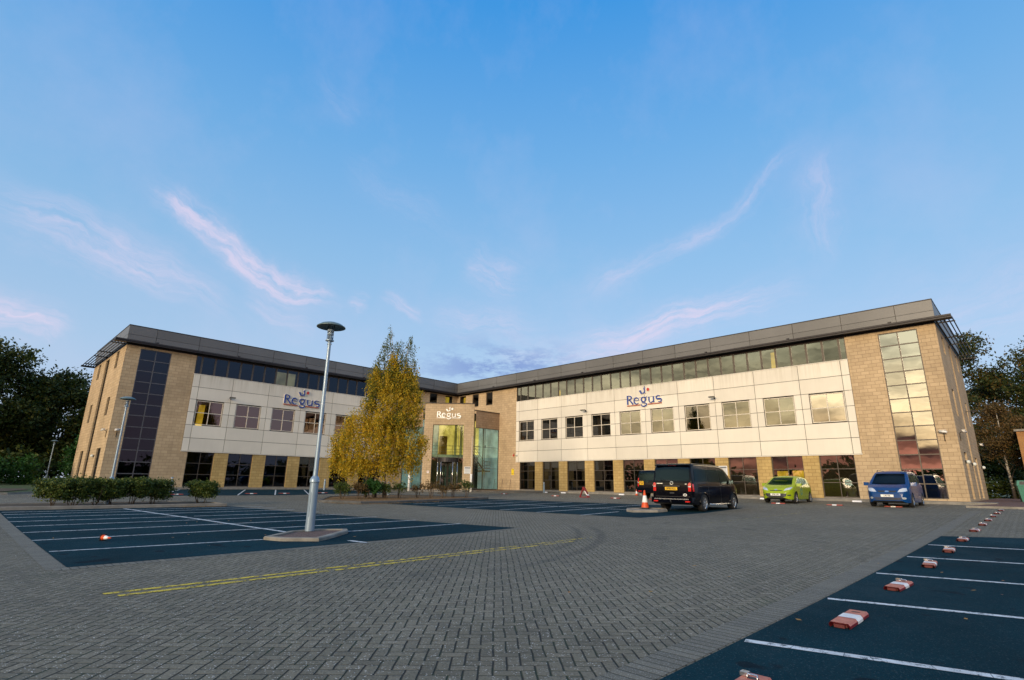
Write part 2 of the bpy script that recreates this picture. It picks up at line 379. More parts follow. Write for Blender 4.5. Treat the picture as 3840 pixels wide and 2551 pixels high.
MT = dict(
 brick=m_blocks('buff_blockwork', (.52, .395, .25), (.44, .33, .205), (.33, .24, .15)),
 rock=m_blocks('rough_buff_blockwork', (.50, .36, .15), (.43, .30, .12), (.30, .20, .08)),
 band=m_blocks('brown_blockwork', (.36, .25, .16), (.30, .205, .13), (.23, .155, .09)),  # band: browner block colour for the porch bands
 herring=m_herring(), course_x=m_course('x'), course_y=m_course('y'), asphalt=m_asphalt(),
 white_line=m_paint('white_line_paint', (.66, .70, .74), (.006, .026, .038), .40), yellow=m_yellow(),
 faint_line=m_paint('faint_line_paint', (.30, .30, .28), (.13, .125, .11), .5),
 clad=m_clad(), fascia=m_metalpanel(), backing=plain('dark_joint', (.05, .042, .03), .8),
 dark=plain('dark_eave_metal', (.022, .02, .02), .45, .3), gutter=plain('gutter_metal', (.022, .019, .022), .5, .2),
 slat=plain('louvre_metal', (.016, .016, .018), .4, .5),
 fr_dark=plain('bronze_frame', (.085, .07, .058), .45, .4), fr_light=plain('cream_frame', (.62, .56, .46), .5),
 fr_blue=plain('grey_frame', (.10, .10, .11), .45, .4),
 glass=m_glass('tinted_glass', (.30, .29, .24), .14, (.90, .88, .84), .04, .6), glass_w=m_glass('warm_reflection_glass', (.22, .21, .2), .17, (1., .74, .66), .05, .6), glass_a=m_glass('boosted_reflection_glass', (.28, .28, .24), .17, (.86, .88, .80), .05), glass_m=m_glass('mirror_tinted_glass', (.30, .30, .26), .31, (.90, .88, .84), .04), glass_l=m_glass('cool_reflection_glass', (.20, .22, .24), .05, (.6, .75, 1.), .05, .5),  # copies with reflection strength and tint set to imitate the sky each mirrors
 teal=m_glass('clear_green_glass', (.68, .84, .80), .10, (.8, .9, .9), .03, .7), portal=m_glass('entrance_glass', (.62, .72, .60), .12, (.85, .9, .85), .05, .7),
 inner=plain('office_interior', (.06, .055, .045), .9, var=.4, nscale=.7), plaster=plain('interior_plaster', (.42, .46, .42), .85),
 lit=emis('lit_room_wall', (.95, .62, .05), .8), lit2=emis('lit_atrium_wall', (.9, .66, .16), .42), litdim=emis('glowing_dim_wall', (.50, .60, .50), .24),  # walls glow themselves, standing in for lamp-lit rooms
 litblue=emis('glowing_atrium_wall', (.34, .50, .50), .14), lamp_on=emis('lamp_glow', (1, .85, .6), 1.5),  # atrium walls emit a dim glow in place of room light
 kerb=plain('concrete_kerb', (.22, .205, .18), .85, var=.25, nscale=3, bump=.4), kerbdark=plain('dark_kerb', (.085, .085, .085), .85, var=.3, nscale=3, bump=.4),
 redpave=plain('red_block_paving', (.13, .065, .05), .85, var=.3, nscale=5, bump=.3), gravel=plain('gravel', (.12, .075, .065), .9, var=.95, nscale=38, bump=.8, fine=90),
 soil=plain('leaf_litter', (.17, .095, .035), .95, var=.6, nscale=9, bump=.8), darksoil=plain('dark_bed_soil', (.06, .045, .03), .95, var=.5, nscale=7, bump=.7),
 grass=plain('grass', (.030, .062, .014), .9, var=.5, nscale=5, bump=.8), field=plain('far_field', (.05, .07, .025), .95, var=.4, nscale=.05),
 bark=plain('dark_bark', (.05, .038, .026), .9, var=.4, nscale=5, bump=.6), birch=m_birch(), twig=plain('twig_bark', (.09, .065, .045), .9, var=.3),
 oak=m_leaf('dark_oak_leaves', [(.012, .028, .007), (.028, .048, .010), (.055, .080, .014), (.12, .11, .016)], .25),
 oak2=m_leaf('mid_oak_leaves', [(.014, .034, .012), (.030, .052, .014), (.060, .070, .016), (.13, .075, .014)], .3),
 birchleaf=m_leaf('turning_birch_leaves', [(.09, .12, .018), (.26, .25, .022), (.53, .39, .028), (.70, .44, .03), (.33, .27, .024)], .48),
 birchgreen=m_leaf('green_birch_leaves', [(.06, .10, .02), (.12, .15, .025), (.24, .20, .03)], .5),
 hedge=m_leaf('hedge_leaves', [(.016, .036, .010), (.034, .068, .014), (.075, .11, .018), (.14, .15, .025)], .25),
 green=m_leaf('bright_green_leaves', [(.012, .045, .010), (.022, .085, .014), (.045, .12, .018)], .25),
 bronze=m_leaf('bronze_leaves', [(.045, .05, .015), (.11, .07, .02), (.16, .09, .03)], .25),
 litter=m_leaf('fallen_leaves', [(.20, .10, .02), (.36, .20, .03), (.28, .12, .03)], .1),
 post=plain('lamp_post_paint', (.23, .31, .40), .38, .3, var=.06, coat=.2), disc=plain('lamp_disc_paint', (.13, .19, .20), .4, .3, var=.06),
 chrome=plain('chrome', (.7, .7, .7), .15, 1, var=.03), alloy=plain('alloy_wheel', (.45, .46, .48), .25, .9, var=.05),
 tyre=plain('tyre_rubber', (.012, .012, .013), .75, var=.2), plastic=plain('black_plastic', (.02, .021, .024), .55),
 black=plain('black_car_paint', (.0015, .002, .005), .16, 0, var=.05, coat=.12, spec=.12), navy=plain('dark_navy_paint', (.0015, .003, .007), .2, 0, var=.05, coat=.12, spec=.15),
 lime=plain('lime_green_paint', (.27, .36, .010), .3, 0, var=.04, coat=.2, spec=.25), blue=plain('blue_car_paint', (.001, .042, .17), .3, 0, var=.04, coat=.2, spec=.2),
 carglass=m_glass('car_glass', (.10, .2, .2), .07, (.35, .5, .55), .0, .30), cabin=plain('car_cabin', (.02, .022, .022), .9),
 redlens=plain('red_lens', (.55, .012, .008), .2, var=.05, coat=1), whitelens=plain('clear_lens', (.62, .66, .7), .12, .4, var=.2, nscale=25, coat=1),
 orange_lens=plain('amber_lens', (.7, .14, .01), .3), platey=plain('yellow_plate', (.72, .42, .02), .4, var=.03), platew=plain('white_plate', (.78, .78, .76), .4, var=.03),
 ink=plain('black_lettering', (.012, .012, .012), .5), silver=plain('silver_trim', (.6, .62, .66), .2, .9, var=.03),
 cone=plain('orange_cone_plastic', (.62, .075, .012), .5, var=.1), conew=plain('white_reflective', (.80, .80, .80), .4, var=.04),
 postred=plain('red_post_paint', (.20, .010, .018), .5, var=.2, nscale=9), hinge=plain('dark_hinge', (.10, .012, .012), .7), posttop=plain('salmon_red_paint', (.48, .13, .08), .45, var=.25, nscale=9), postw=plain('white_post_paint', (.76, .76, .78), .45, var=.12, nscale=14),  # post tops lighter salmon red, sides dark crimson
 signblue=plain('blue_letter_face', (.016, .05, .26), .35, var=.04), signred=plain('red_letter_face', (.48, .035, .018), .35, var=.04), signdim=plain('worn_red_rule', (.40, .10, .06), .5, var=.1),
 signside=plain('pale_letter_return', (.72, .70, .68), .4, var=.04), signwhite=emis('lit_cream_lettering', (1, .93, .78), .30),
 signyellow=plain('yellow_notice', (.75, .55, .02), .5, var=.05), notice=plain('white_notice', (.66, .68, .70), .5, var=.04), noticeprint=plain('grey_print', (.16, .17, .19), .6),
 bin=plain('green_bin_plastic', (.012, .16, .115), .45, var=.15), redbrick=m_blocks('orange_brickwork', (.36, .19, .075), (.30, .15, .06), (.26, .17, .09)),
 camera_white=plain('white_camera_case', (.75, .75, .74), .35), globe=plain('frosted_globe', (.62, .66, .64), .35),
 steel=plain('stair_steel', (.13, .14, .12), .4, .5), wood=plain('brown_door_panel', (.32, .16, .02), .6),
)

# ------------------------------------------------------------------ ground sheets that follow the slope
def sheet(name, poly, mat_, up=0., step=1., kind='structure', parent=None, label=None, cat=None, side=0., group=None, smat=None):
    """poly: list of (x, y); triangulated with inner points, draped on gz + up; side > 0 adds a skirt of that height"""
    xs = [p[0] for p in poly]; ys = [p[1] for p in poly]; pts = []; n = 0; E = []
    for i, a in enumerate(poly):
        b = poly[(i+1) % len(poly)]; k = max(1, int(math.hypot(b[0]-a[0], b[1]-a[1])/step))
        for q in range(k): pts.append(Vector((a[0]+(b[0]-a[0])*q/k, a[1]+(b[1]-a[1])*q/k)))
    n = len(pts); E = [(i, (i+1) % n) for i in range(n)]
    def inside(x, y):
        c = False
        for i in range(len(poly)):
            x1, y1 = poly[i]; x2, y2 = poly[i-1]
            if (y1 > y) != (y2 > y) and x < (x2-x1)*(y-y1)/(y2-y1)+x1: c = not c
        return c
    x = math.ceil(min(xs)/step)*step
    while x < max(xs):
        y = math.ceil(min(ys)/step)*step
        while y < max(ys):
            if inside(x, y): pts.append(Vector((x, y)))
            y += step
        x += step
    V, _, F, *_ = delaunay_2d_cdt(pts, E, [list(range(n))], 1, 1e-4)
    mb = MB(); vs = [(p.x, p.y, gz(p.x, p.y)+up) for p in V]
    mb.add(vs, [tuple(f) for f in F])
    if side > 0:
        for i, j in E:
            a, b = pts[i], pts[j]
            mb.quad((a.x, a.y, gz(a.x, a.y)+up), (b.x, b.y, gz(b.x, b.y)+up), (b.x, b.y, gz(b.x, b.y)+up-side), (a.x, a.y, gz(a.x, a.y)+up-side), m=1 if smat else 0)
    o = mb.build(name, [mat_, smat] if smat else mat_, parent, recalc=False)
    if parent is None: tag(o, label, cat, group, kind)
    return o

def strip_pts(pts, w):
    """polyline -> polygon outline of width w"""
    L, Rr = [], []
    for i, p in enumerate(pts):
        a = Vector(pts[max(i-1, 0)]); b = Vector(pts[min(i+1, len(pts)-1)]); t = (b-a).normalized(); n = Vector((-t.y, t.x))*w/2
        L.append((p[0]+n.x, p[1]+n.y)); Rr.append((p[0]-n.x, p[1]-n.y))
    return L+Rr[::-1]
def draped_lines(name, lines, w, mat_, up):
    mb = MB()
    for pts in lines:
        for (x0, y0), (x1, y1) in zip(pts[:-1], pts[1:]):
            L = math.hypot(x1-x0, y1-y0); n = max(1, int(L/.7)); tx, ty = (x1-x0)/L, (y1-y0)/L; nx, ny = -ty*w/2, tx*w/2
            for k in range(n):
                a = (x0+(x1-x0)*k/n, y0+(y1-y0)*k/n); b = (x0+(x1-x0)*(k+1)/n, y0+(y1-y0)*(k+1)/n)
                q = [(a[0]+nx, a[1]+ny), (b[0]+nx, b[1]+ny), (b[0]-nx, b[1]-ny), (a[0]-nx, a[1]-ny)]
                mb.add([(x, y, gz(x, y)+up) for x, y in q], [(0, 1, 2, 3)])
    return tag(mb.build(name, mat_, recalc=False), kind='structure')

# main paving grid, ends hidden by a wide field to the horizon
mb = MB(); gx = [-30+1.*i for i in range(91)]; gy = [-45+1.*i for i in range(121)]
vs = [(x, y, gz(x, y)) for x in gx for y in gy]; fs = []
for i in range(len(gx)-1):
    for j in range(len(gy)-1):
        a = i*len(gy)+j; fs.append((a, a+len(gy), a+len(gy)+1, a+1))
mb.add(vs, fs, smooth=True)
tag(mb.build('paving', MT['herring'], recalc=False), kind='structure')
mb = MB(); mb.add([(-900, -900, -.9), (900, -900, -.9), (900, 900, -.9), (-900, 900, -.9)], [(0, 1, 2, 3)])
tag(mb.build('ground', MT['field'], recalc=False), kind='structure')

UP = .004
sheet('asphalt_bays', [(38.2, 22.2), (38.12, 37.28), (28.2, 36.72), (29.2, 31.0), (30.95, 22.2)], MT['asphalt'], UP)
sheet('asphalt_bays', [(40.2, 22.2), (38.2, 22.2), (38.2, 27.0), (40.2, 27.0)], MT['asphalt'], UP) if False else None
sheet('asphalt_bays', [(23.75, 23.0), (22.2, 37.05), (18.0, 37.5), (13.2, 37.2), (13.9, 31.8), (15.1, 22.0), (19, 22.2)], MT['asphalt'], UP)
sheet('asphalt_bays', [(40.5, 45.46), (22.05, 45.46), (21.2, 47.0), (19.4, 50.5), (19.4, 51.5), (40.5, 51.5)], MT['asphalt'], UP)
sheet('asphalt_bays', [(31.8, 11.9), (31.8, 1.2), (15.5, 1.2), (13.2, 8.8), (19.3, 10.4), (23.4, 12.0)], MT['asphalt'], UP)
# soldier courses beside the asphalt
draped_lines('edge_course', [[(40.5, 45.29), (22.0, 45.29), (8, 45.2)]], .30, MT['course_x'], .0035)
draped_lines('edge_course', [[(38.3, 37.42), (28.1, 36.86)]], .24, MT['course_x'], .0035)
draped_lines('edge_course', [[(38.32, 22.0), (38.25, 37.4)]], .24, MT['course_y'], .0035)
draped_lines('edge_course', [[(22.1, 37.18), (17.9, 37.64), (13.2, 37.3)]], .22, MT['course_x'], .0035)
draped_lines('edge_course', [[(39.6, 37.4), (39.3, 22.5)]], .10, MT['course_y'], .0032) if False else None
# white bay lines
ysA = [35.0, 32.82, 30.84, 28.96, 27.28, 25.7, 24.3, 23.2]
xr = lambda y: 28.5+(34.6-y)*.118
xs_ = lambda y: 33.22+(37.17-y)*.1*1.0 if y > 33 else 33.6+(33.8-y)*.1
LA = []
for k, y in enumerate(ysA):
    if k == 0: LA += [[(38.1, y+.05), (34.6, y+.3)], [(32.5, y-.25), (28.5, y-.35)]]
    elif k == 4: LA += [[(38.2, y), (33.9, y+.05)], [(33.7, y+.05), (xr(y), y)]]
    else: LA += [[(38.15, y), (xr(y), y-.12)]]
draped_lines('white_bay_lines', LA, .09, MT['white_line'], .008)
draped_lines('white_bay_lines', [[(34.73, 22.5), (33.95, 28.5), (33.55, 33.6), (33.5, 34.7)], [(33.3, 36.6), (33.22, 37.2)]], .11, MT['white_line'], .0083)
LB = [[(22.75, y), (xe, y-.15)] for y, xe in [(34.8, 19.9), (32.6, 14.2), (30.5, 14.4), (28.3, 14.7), (26.2, 15), (24.2, 15.2)]]
draped_lines('white_bay_lines', LB, .085, MT['white_line'], .008)
draped_lines('white_bay_lines', [[(18.95, 23), (18.7, 30.5), (18.5, 34.3)]], .085, MT['white_line'], .0083)
xsD = [24.5, 27.05, 29.6, 32.16, 34.6, 37.1]
draped_lines('white_bay_lines', [[(x+.02, 45.50), (x-.42, 47.2), (x-1.35, 51.4)] for x in xsD], .095, MT['white_line'], .008)
draped_lines('white_bay_lines', [[(a, 11.6), (b, 2.0)] for a, b in [(31.2, 27.6), (29.4, 25.4), (26.9, 23.0), (24.6, 20.6), (22.3, 18.2)]], .085, MT['white_line'], .008)
draped_lines('faint_bay_lines', [[(7.3, y), (2.2, y)] for y in [19.9, 22.6, 25.4, 28.0, 30.6, 33.2, 35.6, 38.2, 40.7, 43.3]], .08, MT['faint_line'], .005)
# double yellow line
draped_lines('double_yellow_line', [[(38.1, 39.80), (32.5, 39.63), (28.6, 39.60)], [(38.0, 40.02), (32.5, 39.85), (29.6, 39.82)]], .10, MT['yellow'], .005)
draped_lines('faint_yellow_line', [[(22.6, 39.7), (18.5, 39.95), (14.4, 40.2)]], .10, m_yellow(), .005)

# pavements, kerbs, beds
def slab(name, x0, x1, y0, y1, z, mat_, z0=-.7, kind='structure'):
    mb = MB(); mb.box(x0, x1, y0, y1, z0, z); return tag(mb.build(name, mat_), kind=kind)
slab('pavement', 0, 1.5, 9.4, 45.6, -.004, MT['kerb'])
slab('pavement', 9.4, 33.6, 0, 1.3, -.004, MT['kerb'])
sheet('planting_bed', [(0, 7.2), (3.4, 7.3), (4.6, 8.2), (3.6, 10.6), (1.9, 13.0), (1.5, 16.5), (1.5, 9.4), (0, 9.4)], MT['soil'], .11, .6, side=.3, smat=MT['kerbdark'])
sheet('planting_bed', [(7.2, 0), (7.3, 3.4), (8.2, 4.6), (9.6, 3.9), (10.6, 1.3), (9.4, 1.3), (9.4, 0)], MT['redpave'], .11, .6, side=.3, smat=MT['kerbdark'])
sheet('entrance_path', [(3.6, 7.2), (7.2, 3.6), (9.2, 4.6), (9.6, 6.2), (6.4, 8.9), (4.8, 8.4)], MT['kerb'], .10, .8, side=.3)
sheet('red_pavement', [(4.9, 44.6), (3.2, 60), (-22, 60), (-22, 44.46), (0, 44.46), (1.5, 45.6)], MT['redpave'], .10, 1., side=.3, smat=MT['kerb'])
sheet('lawn', [(-22, 44.7), (-22, 62), (-42, 62), (-42, 40), (-14, 40), (-14, 44.7)], MT['grass'], .06, 2.)
sheet('lawn', [(44, 9.0), (37.3, 9.2), (35.2, 6.5), (34.4, 2.0), (34.2, -44), (60, -44), (60, 9)], MT['grass'], .10, 2., side=.25, smat=MT['kerb'])
sheet('soil_verge', [(43.8, 8.7), (37.6, 8.8), (36.2, 5.6), (36.4, 3.6), (43.8, 4.4)], MT['darksoil'], .13, 1.)
# hedge island and tree island (raised kerb rims with soil inside)
def island(name, poly, rim_mat, fill_mat, h=.12, rim=.16):
    c = Vector((sum(p[0] for p in poly)/len(poly), sum(p[1] for p in poly)/len(poly)))
    inner = []
    n = len(poly)
    for i, p in enumerate(poly):
        a = Vector(poly[i-1]); b = Vector(poly[(i+1) % n]); p = Vector(p)
        t1 = (p-a).normalized(); t2 = (b-p).normalized(); nn = Vector((-(t1.y+t2.y), t1.x+t2.x)).normalized()
        if nn.dot(c-p) < 0: nn = -nn
        inner.append(tuple(p+nn*rim))
    mb = MB()
    def dens(P):
        out = []
        for i, a in enumerate(P):
            b = P[(i+1) % len(P)]; k = 6
            out += [(a[0]+(b[0]-a[0])*q/k, a[1]+(b[1]-a[1])*q/k) for q in range(k)]
        return out
    O, I = dens(poly), dens(inner); N = len(O)
    vs = [(x, y, gz(x, y)-.05) for x, y in O]+[(x, y, gz(x, y)+h-.02) for x, y in O]
    O2 = [(o[0]+(i[0]-o[0])*.12, o[1]+(i[1]-o[1])*.12) for o, i in zip(O, I)]
    vs += [(x, y, gz(x, y)+h) for x, y in O2]+[(x, y, gz(x, y)+h) for x, y in I]+[(x, y, gz(x, y)) for x, y in I]
    fs = [(r*N+k, r*N+(k+1) % N, (r+1)*N+(k+1) % N, (r+1)*N+k) for r in range(4) for k in range(N)]
    mb.add(vs, fs); o = mb.build(name, rim_mat, recalc=False); tag(o, kind='structure')
    sheet(name.replace('kerb', 'bed'), inner, fill_mat, h-.03, .8)
    return o
island('hedge_kerb', [(42.5, 22.15), (42.5, 19.9), (32.6, 19.7), (31.2, 20.6), (31.0, 22.15)], MT['kerb'], MT['darksoil'])
island('tree_kerb', [(26.1, 20.6), (25.0, 22.9), (22.8, 23.0), (15.4, 22.0), (15.4, 20.2), (17.0, 15.8), (19, 14.9), (23.5, 16.6)], MT['kerbdark'], MT['soil'])
island('lamp_kerb', [(x-.24, y-.5) for x, y in [(34.85, 35.85), (34.7, 36.35), (34.1, 36.85), (33.7, 36.55), (32.75, 35.65), (32.55, 35.25), (33.1, 34.85), (33.9, 34.95)]], MT['kerb'], MT['gravel'], h=.075, rim=.15)
island('cone_kerb', [(18.75, 34.3), (19.55, 34.8), (19.85, 35.3), (19.1, 36.0), (18.4, 36.05), (17.5, 35.5), (17.9, 34.7)], MT['kerb'], MT['kerb'], h=.10)

# ------------------------------------------------------------------ the office building
BL = thing('office_building', 'L-shaped three storey buff block office building with cream panel bands and dark overhanging roof edge', 'office building')
MR = lambda u, z, d: (d, u, z)                      # right wing facade, u = y
ML = lambda u, z, d: (u, d, z)                      # left wing facade, u = x
MRE = lambda u, z, d: (-u, 44.44+d, z)              # right end wall, u = distance back
MLE = lambda u, z, d: (32.22+d, -u, z)              # left end wall
sq = math.sqrt(.5)
MP = lambda u, z, d: (5.36-u*sq+d*sq, 5.36+u*sq+d*sq, z)   # entrance portal face, u grows to the right
MRR = lambda u, z, d: (u, 7.14+d, z)                # right return of the porch
MRL = lambda u, z, d: (7.14+d, u, z)                # left return
def wallsheet(mb, M, u0, u1, z0, z1, holes=(), dep=.16, d=0., m=0):
    us = sorted({u0, u1, *[h[0] for h in holes], *[h[1] for h in holes]}); zs = sorted({z0, z1, *[h[2] for h in holes], *[h[3] for h in holes]})
    us = [u for u in us if u0 <= u <= u1]; zs = [z for z in zs if z0 <= z <= z1]
    for a, b in zip(us[:-1], us[1:]):
        for c, e in zip(zs[:-1], zs[1:]):
            cu, cz = (a+b)/2, (c+e)/2
            if any(h[0] < cu < h[1] and h[2] < cz < h[3] for h in holes): continue
            mb.quad(M(a, c, d), M(b, c, d), M(b, e, d), M(a, e, d), [(a, c), (b, c), (b, e), (a, e)], m)
    for h0, h1, g0, g1 in holes:
        for (a, c, b, e) in ((h0, g0, h0, g1), (h1, g1, h1, g0), (h0, g1, h1, g1), (h1, g0, h0, g0)):
            mb.quad(M(a, c, d), M(a, c, d-dep), M(b, e, d-dep), M(b, e, d), [(a, c), (a+dep, c), (b+dep, e), (b, e)] if a == b else [(a, c), (a, c+dep), (b, e+dep), (b, e)], m)
def window(name, M, u0, u1, z0, z1, cols, rows, frm, glass, d=-.13, fw=.055, bar=.045, parent=BL, zb=None, ub=None):
    f = MB()
    for q in ((u0, u0+fw, z0, z1), (u1-fw, u1, z0, z1), (u0+fw, u1-fw, z0, z0+fw), (u0+fw, u1-fw, z1-fw, z1)): f.pbox(M, *q, d-.03, d+.04)
    us = ub if ub else [u0+(u1-u0)*k/cols for k in range(1, cols)]
    zs = zb if zb else [z0+(z1-z0)*k/rows for k in range(1, rows)]
    for u in us: f.pbox(M, u-bar/2, u+bar/2, z0+fw, z1-fw, d-.025, d+.035)
    for z in zs: f.pbox(M, u0+fw, u1-fw, z-bar/2, z+bar/2, d-.02, d+.03)
    fo = f.build(name, frm, parent)
    p = MB(); e = [u0+.01]+list(us)+[u1-.01]; g = [z0+.01]+list(zs)+[z1-.01]
    for a, b in zip(e[:-1], e[1:]):
        for c, h in zip(g[:-1], g[1:]):
            t1, t2 = random.uniform(-.0035, .0035), random.uniform(-.0035, .0035)   # every pane sits a hair out of true
            p.quad(M(a, c, d-t1-t2), M(b, c, d+t1-t2), M(b, h, d+t1+t2), M(a, h, d-t1+t2))
    p.build('pane', glass, fo, recalc=False)
    return fo

gw = [(10.18+3*k, 12.2+3*k, .06, 2.70) for k in range(10)]
gwl = [(25.03-3*k, 26.98-3*k, .06, 2.70) for k in range(6)]
ends_top, wz = 10.3, 2.73
# --- wall blocks
mb = MB()
rc = [(.46, 1.55, 8.85, 10.25), (2.69, 3.74, 8.85, 10.25), (4.95, 5.99, 8.85, 10.25)]
wallsheet(mb, MR, 0, 9.64, -.3, ends_top, rc)
wallsheet(mb, MR, 39.66, 44.44, -.3, ends_top, [(41.5, 43.53, .1, 10.15)])
wallsheet(mb, MR, 9.64, 10.18, -.3, wz); wallsheet(mb, MR, 39.2, 39.66, -.3, wz)
lc = [(.64, 1.74, 8.85, 10.25), (2.86, 3.93, 9.2, 10.28), (5.05, 6.0, 8.85, 10.3)]
wallsheet(mb, ML, 0, 9.45, -.3, ends_top, lc)
wallsheet(mb, ML, 27.48, 32.22, -.3, ends_top, [(29.23, 31.3, .1, 10.15)])
wallsheet(mb, ML, 26.98, 27.48, -.3, wz); wallsheet(mb, ML, 9.45, 10.03, -.3, wz)
eR = [(2.3, 3.25, 8.9, 10.0), (9.9, 10.7, 8.9, 10.1), (2.35, 3.3, 5.0, 6.65), (9.9, 10.75, 5.0, 6.65), (1.75, 3.2, .1, 2.8), (8.6, 10.0, .1, 2.75), (5.9, 6.9, .1, 10.1)]
eL = [(2.35, 3.35, 8.85, 10.2), (9.75, 10.8, 8.85, 10.2), (2.3, 3.35, 5.2, 6.6), (9.7, 10.75, 5.1, 6.65), (1.65, 3.3, .1, 2.75), (9.2, 10.6, .1, 2.75), (6.0, 7.55, .1, 10.1)]
wallsheet(mb, MRE, 0, 13.2, -.3, ends_top, eR); wallsheet(mb, MLE, 0, 13.2, -.3, ends_top, eL)
# rear walls
mb.quad((-13.2, -13.2, -.3), (-13.2, 44.44, -.3), (-13.2, 44.44, 11.8), (-13.2, -13.2, 11.8), [(0, 0), (57.6, 0), (57.6, 12.1), (0, 12.1)])
mb.quad((-13.2, -13.2, -.3), (32.22, -13.2, -.3), (32.22, -13.2, 11.8), (-13.2, -13.2, 11.8), [(0, 0), (45.4, 0), (45.4, 12.1), (0, 12.1)])
mb.build('wall', MT['brick'], BL, recalc=False)
# --- rough-faced piers between the ground floor windows
for k in range(9): p = MB(); p_ = (12.2+3*k, 13.18+3*k); wallsheet(p, MR, p_[0], p_[1], -.3, wz, d=.012); wallsheet(p, lambda a, z, d, q=p_[1]: (d-.16*(a), q, z), 0, 1, -.3, wz); wallsheet(p, lambda a, z, d, q=p_[0]: (d-.16*(a), q, z), 0, 1, -.3, wz); p.build('pier', MT['rock'], BL, recalc=False)
for k in range(5): p = MB(); p_ = (24.0-3*k, 25.03-3*k); p_ = (23.98-3*k, 25.03-3*k); wallsheet(p, ML, p_[0], p_[1], -.3, wz, d=.012); wallsheet(p, lambda a, z, d, q=p_[1]: (q, d-.16*a, z), 0, 1, -.3, wz); wallsheet(p, lambda a, z, d, q=p_[0]: (q, d-.16*a, z), 0, 1, -.3, wz); p.build('pier', MT['rock'], BL, recalc=False)
# plinth under windows
for a, b, c, d in gw: mb = MB(); mb.pbox(MR, a, b, -.3, .055, -.2, -.01); mb.build('window_plinth', MT['kerb'], BL)
for a, b, c, d in gwl: mb = MB(); mb.pbox(ML, a, b, -.3, .055, -.2, -.01); mb.build('window_plinth', MT['kerb'], BL)
# --- cream cladding: separate panels over a dark backing, joints open
ZR = [2.73+1.0075*k for k in range(7)]
def cladding(M, u0, u1, joints, wins):
    o = MB(); g = .016
    us = [u0]+joints+[u1]
    for a, b in zip(us[:-1], us[1:]):
        for k, (c, e) in enumerate(zip(ZR[:-1], ZR[1:])):
            segs = [(a, b)]
            if k in (2, 3):
                segs = []
                cur = a
                for w0, w1 in sorted(wins):
                    if w0 >= a-.01 and w1 <= b+.01:
                        if w0-cur > .05: segs.append((cur, w0))
                        cur = w1
                if b-cur > .05: segs.append((cur, b))
            for p, q in segs:
                t = random.uniform(0, .004)
                o.pbox(M, p+g, q-g, c+g, e-g, .03, .062+t)
    # pressed sill and head trims
    o.pbox(M, u0-.02, u1+.02, wz-.05, wz+.005, -.1, .075); o.pbox(M, u0-.01, u1+.01, ZR[6]-.004, ZR[6]+.045, -.12, .078)
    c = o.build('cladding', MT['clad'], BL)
    bk = MB(); wallsheet(bk, M, u0, u1, wz, ZR[6], [(w0, w1, ZR[2], ZR[4]) for w0, w1 in wins], dep=.14, d=.028)
    bk.build('cladding_backing', MT['backing'], BL, recalc=False)
wr = [(10.1+3*k, 12.13+3*k) for k in range(10)]; wl = [(24.93-3*k, 26.96-3*k) for k in range(6)]
cladding(MR, 9.64, 39.67, [10.07]+[12.6+3*k for k in range(9)]+[39.2], wr)
cladding(ML, 9.45, 27.48, sorted([26.99]+[24.45-3*k for k in range(5)]+[9.9]), wl)
for k, (a, b) in enumerate(wr): window('first_floor_window', MR, a+.02, b-.02, 4.80, 6.70, 2, 2, MT['fr_light'], MT['glass_m' if k == 9 else 'glass_a' if k in (4, 5, 7, 8) else 'glass'], d=-.03, fw=.05, bar=.05)  # stronger mirror picked per window to paint the reflections brighter to the right
for a, b in wl: window('first_floor_window', ML, a+.02, b-.02, 4.80, 6.70, 2, 2, MT['fr_light'], MT['glass_w'], d=-.03, fw=.05, bar=.05)
for q in gw: window('ground_floor_window', MR, *q, 2, 3, MT['fr_dark'], MT['glass'], zb=[.97, 1.82])
for q in gwl: window('ground_floor_window', ML, *q, 2, 3, MT['fr_dark'], MT['glass_l'], zb=[.97, 1.82])
window('ribbon_window', MR, 9.66, 39.65, 8.80, 10.32, 1, 1, MT['fr_dark'], MT['glass_a'], d=-.10, bar=.13, ub=[10.16+k*1.0035 for k in range(30)])
window('ribbon_window', ML, 9.47, 27.46, 8.80, 10.32, 1, 1, MT['fr_dark'], MT['glass_l'], d=-.10, bar=.13, ub=sorted([27.0-1.003*k for k in range(18)]))
rows = [.10+.8375*k for k in range(1, 12)]
window('stair_window', MR, 41.5, 43.53, .1, 10.15, 2, 12, MT['fr_dark'], MT['glass_m'], d=-.08, bar=.06, zb=rows)
window('stair_window', ML, 29.23, 31.3, .1, 10.15, 2, 12, MT['fr_blue'], MT['glass_l'], d=-.08, bar=.06, zb=rows)
for q in rc: window('corner_window', MR, *q, 1, 1, MT['fr_dark'], MT['glass'], d=-.12)
for q in lc: window('corner_window', ML, *q, 1, 1, MT['fr_dark'], MT['glass_l'], d=-.12)
for q in eR[:4]: window('slot_window', MRE, *q, 1, 2, MT['fr_dark'], MT['glass_l'], d=-.14)
for q in eL[:4]: window('slot_window', MLE, *q, 1, 2, MT['fr_dark'], MT['glass'], d=-.14)
for q, M, g in ((eR[6], MRE, 'glass_l'), (eL[6], MLE, 'glass')): window('stair_window', M, *q, 1, 11, MT['fr_dark'], MT[g], d=-.14)
for q, M in ((eR[4], MRE), (eR[5], MRE), (eL[4], MLE), (eL[5], MLE)):
    w = window('end_door', M, *q, 2, 2, MT['fr_dark'], MT['glass_l'], d=-.14)
    h = MB(); h.pbox(M, (q[0]+q[1])/2+.06, (q[0]+q[1])/2+.09, .9, 1.3, -.08, -.05); h.build('handle', MT['chrome'], w)
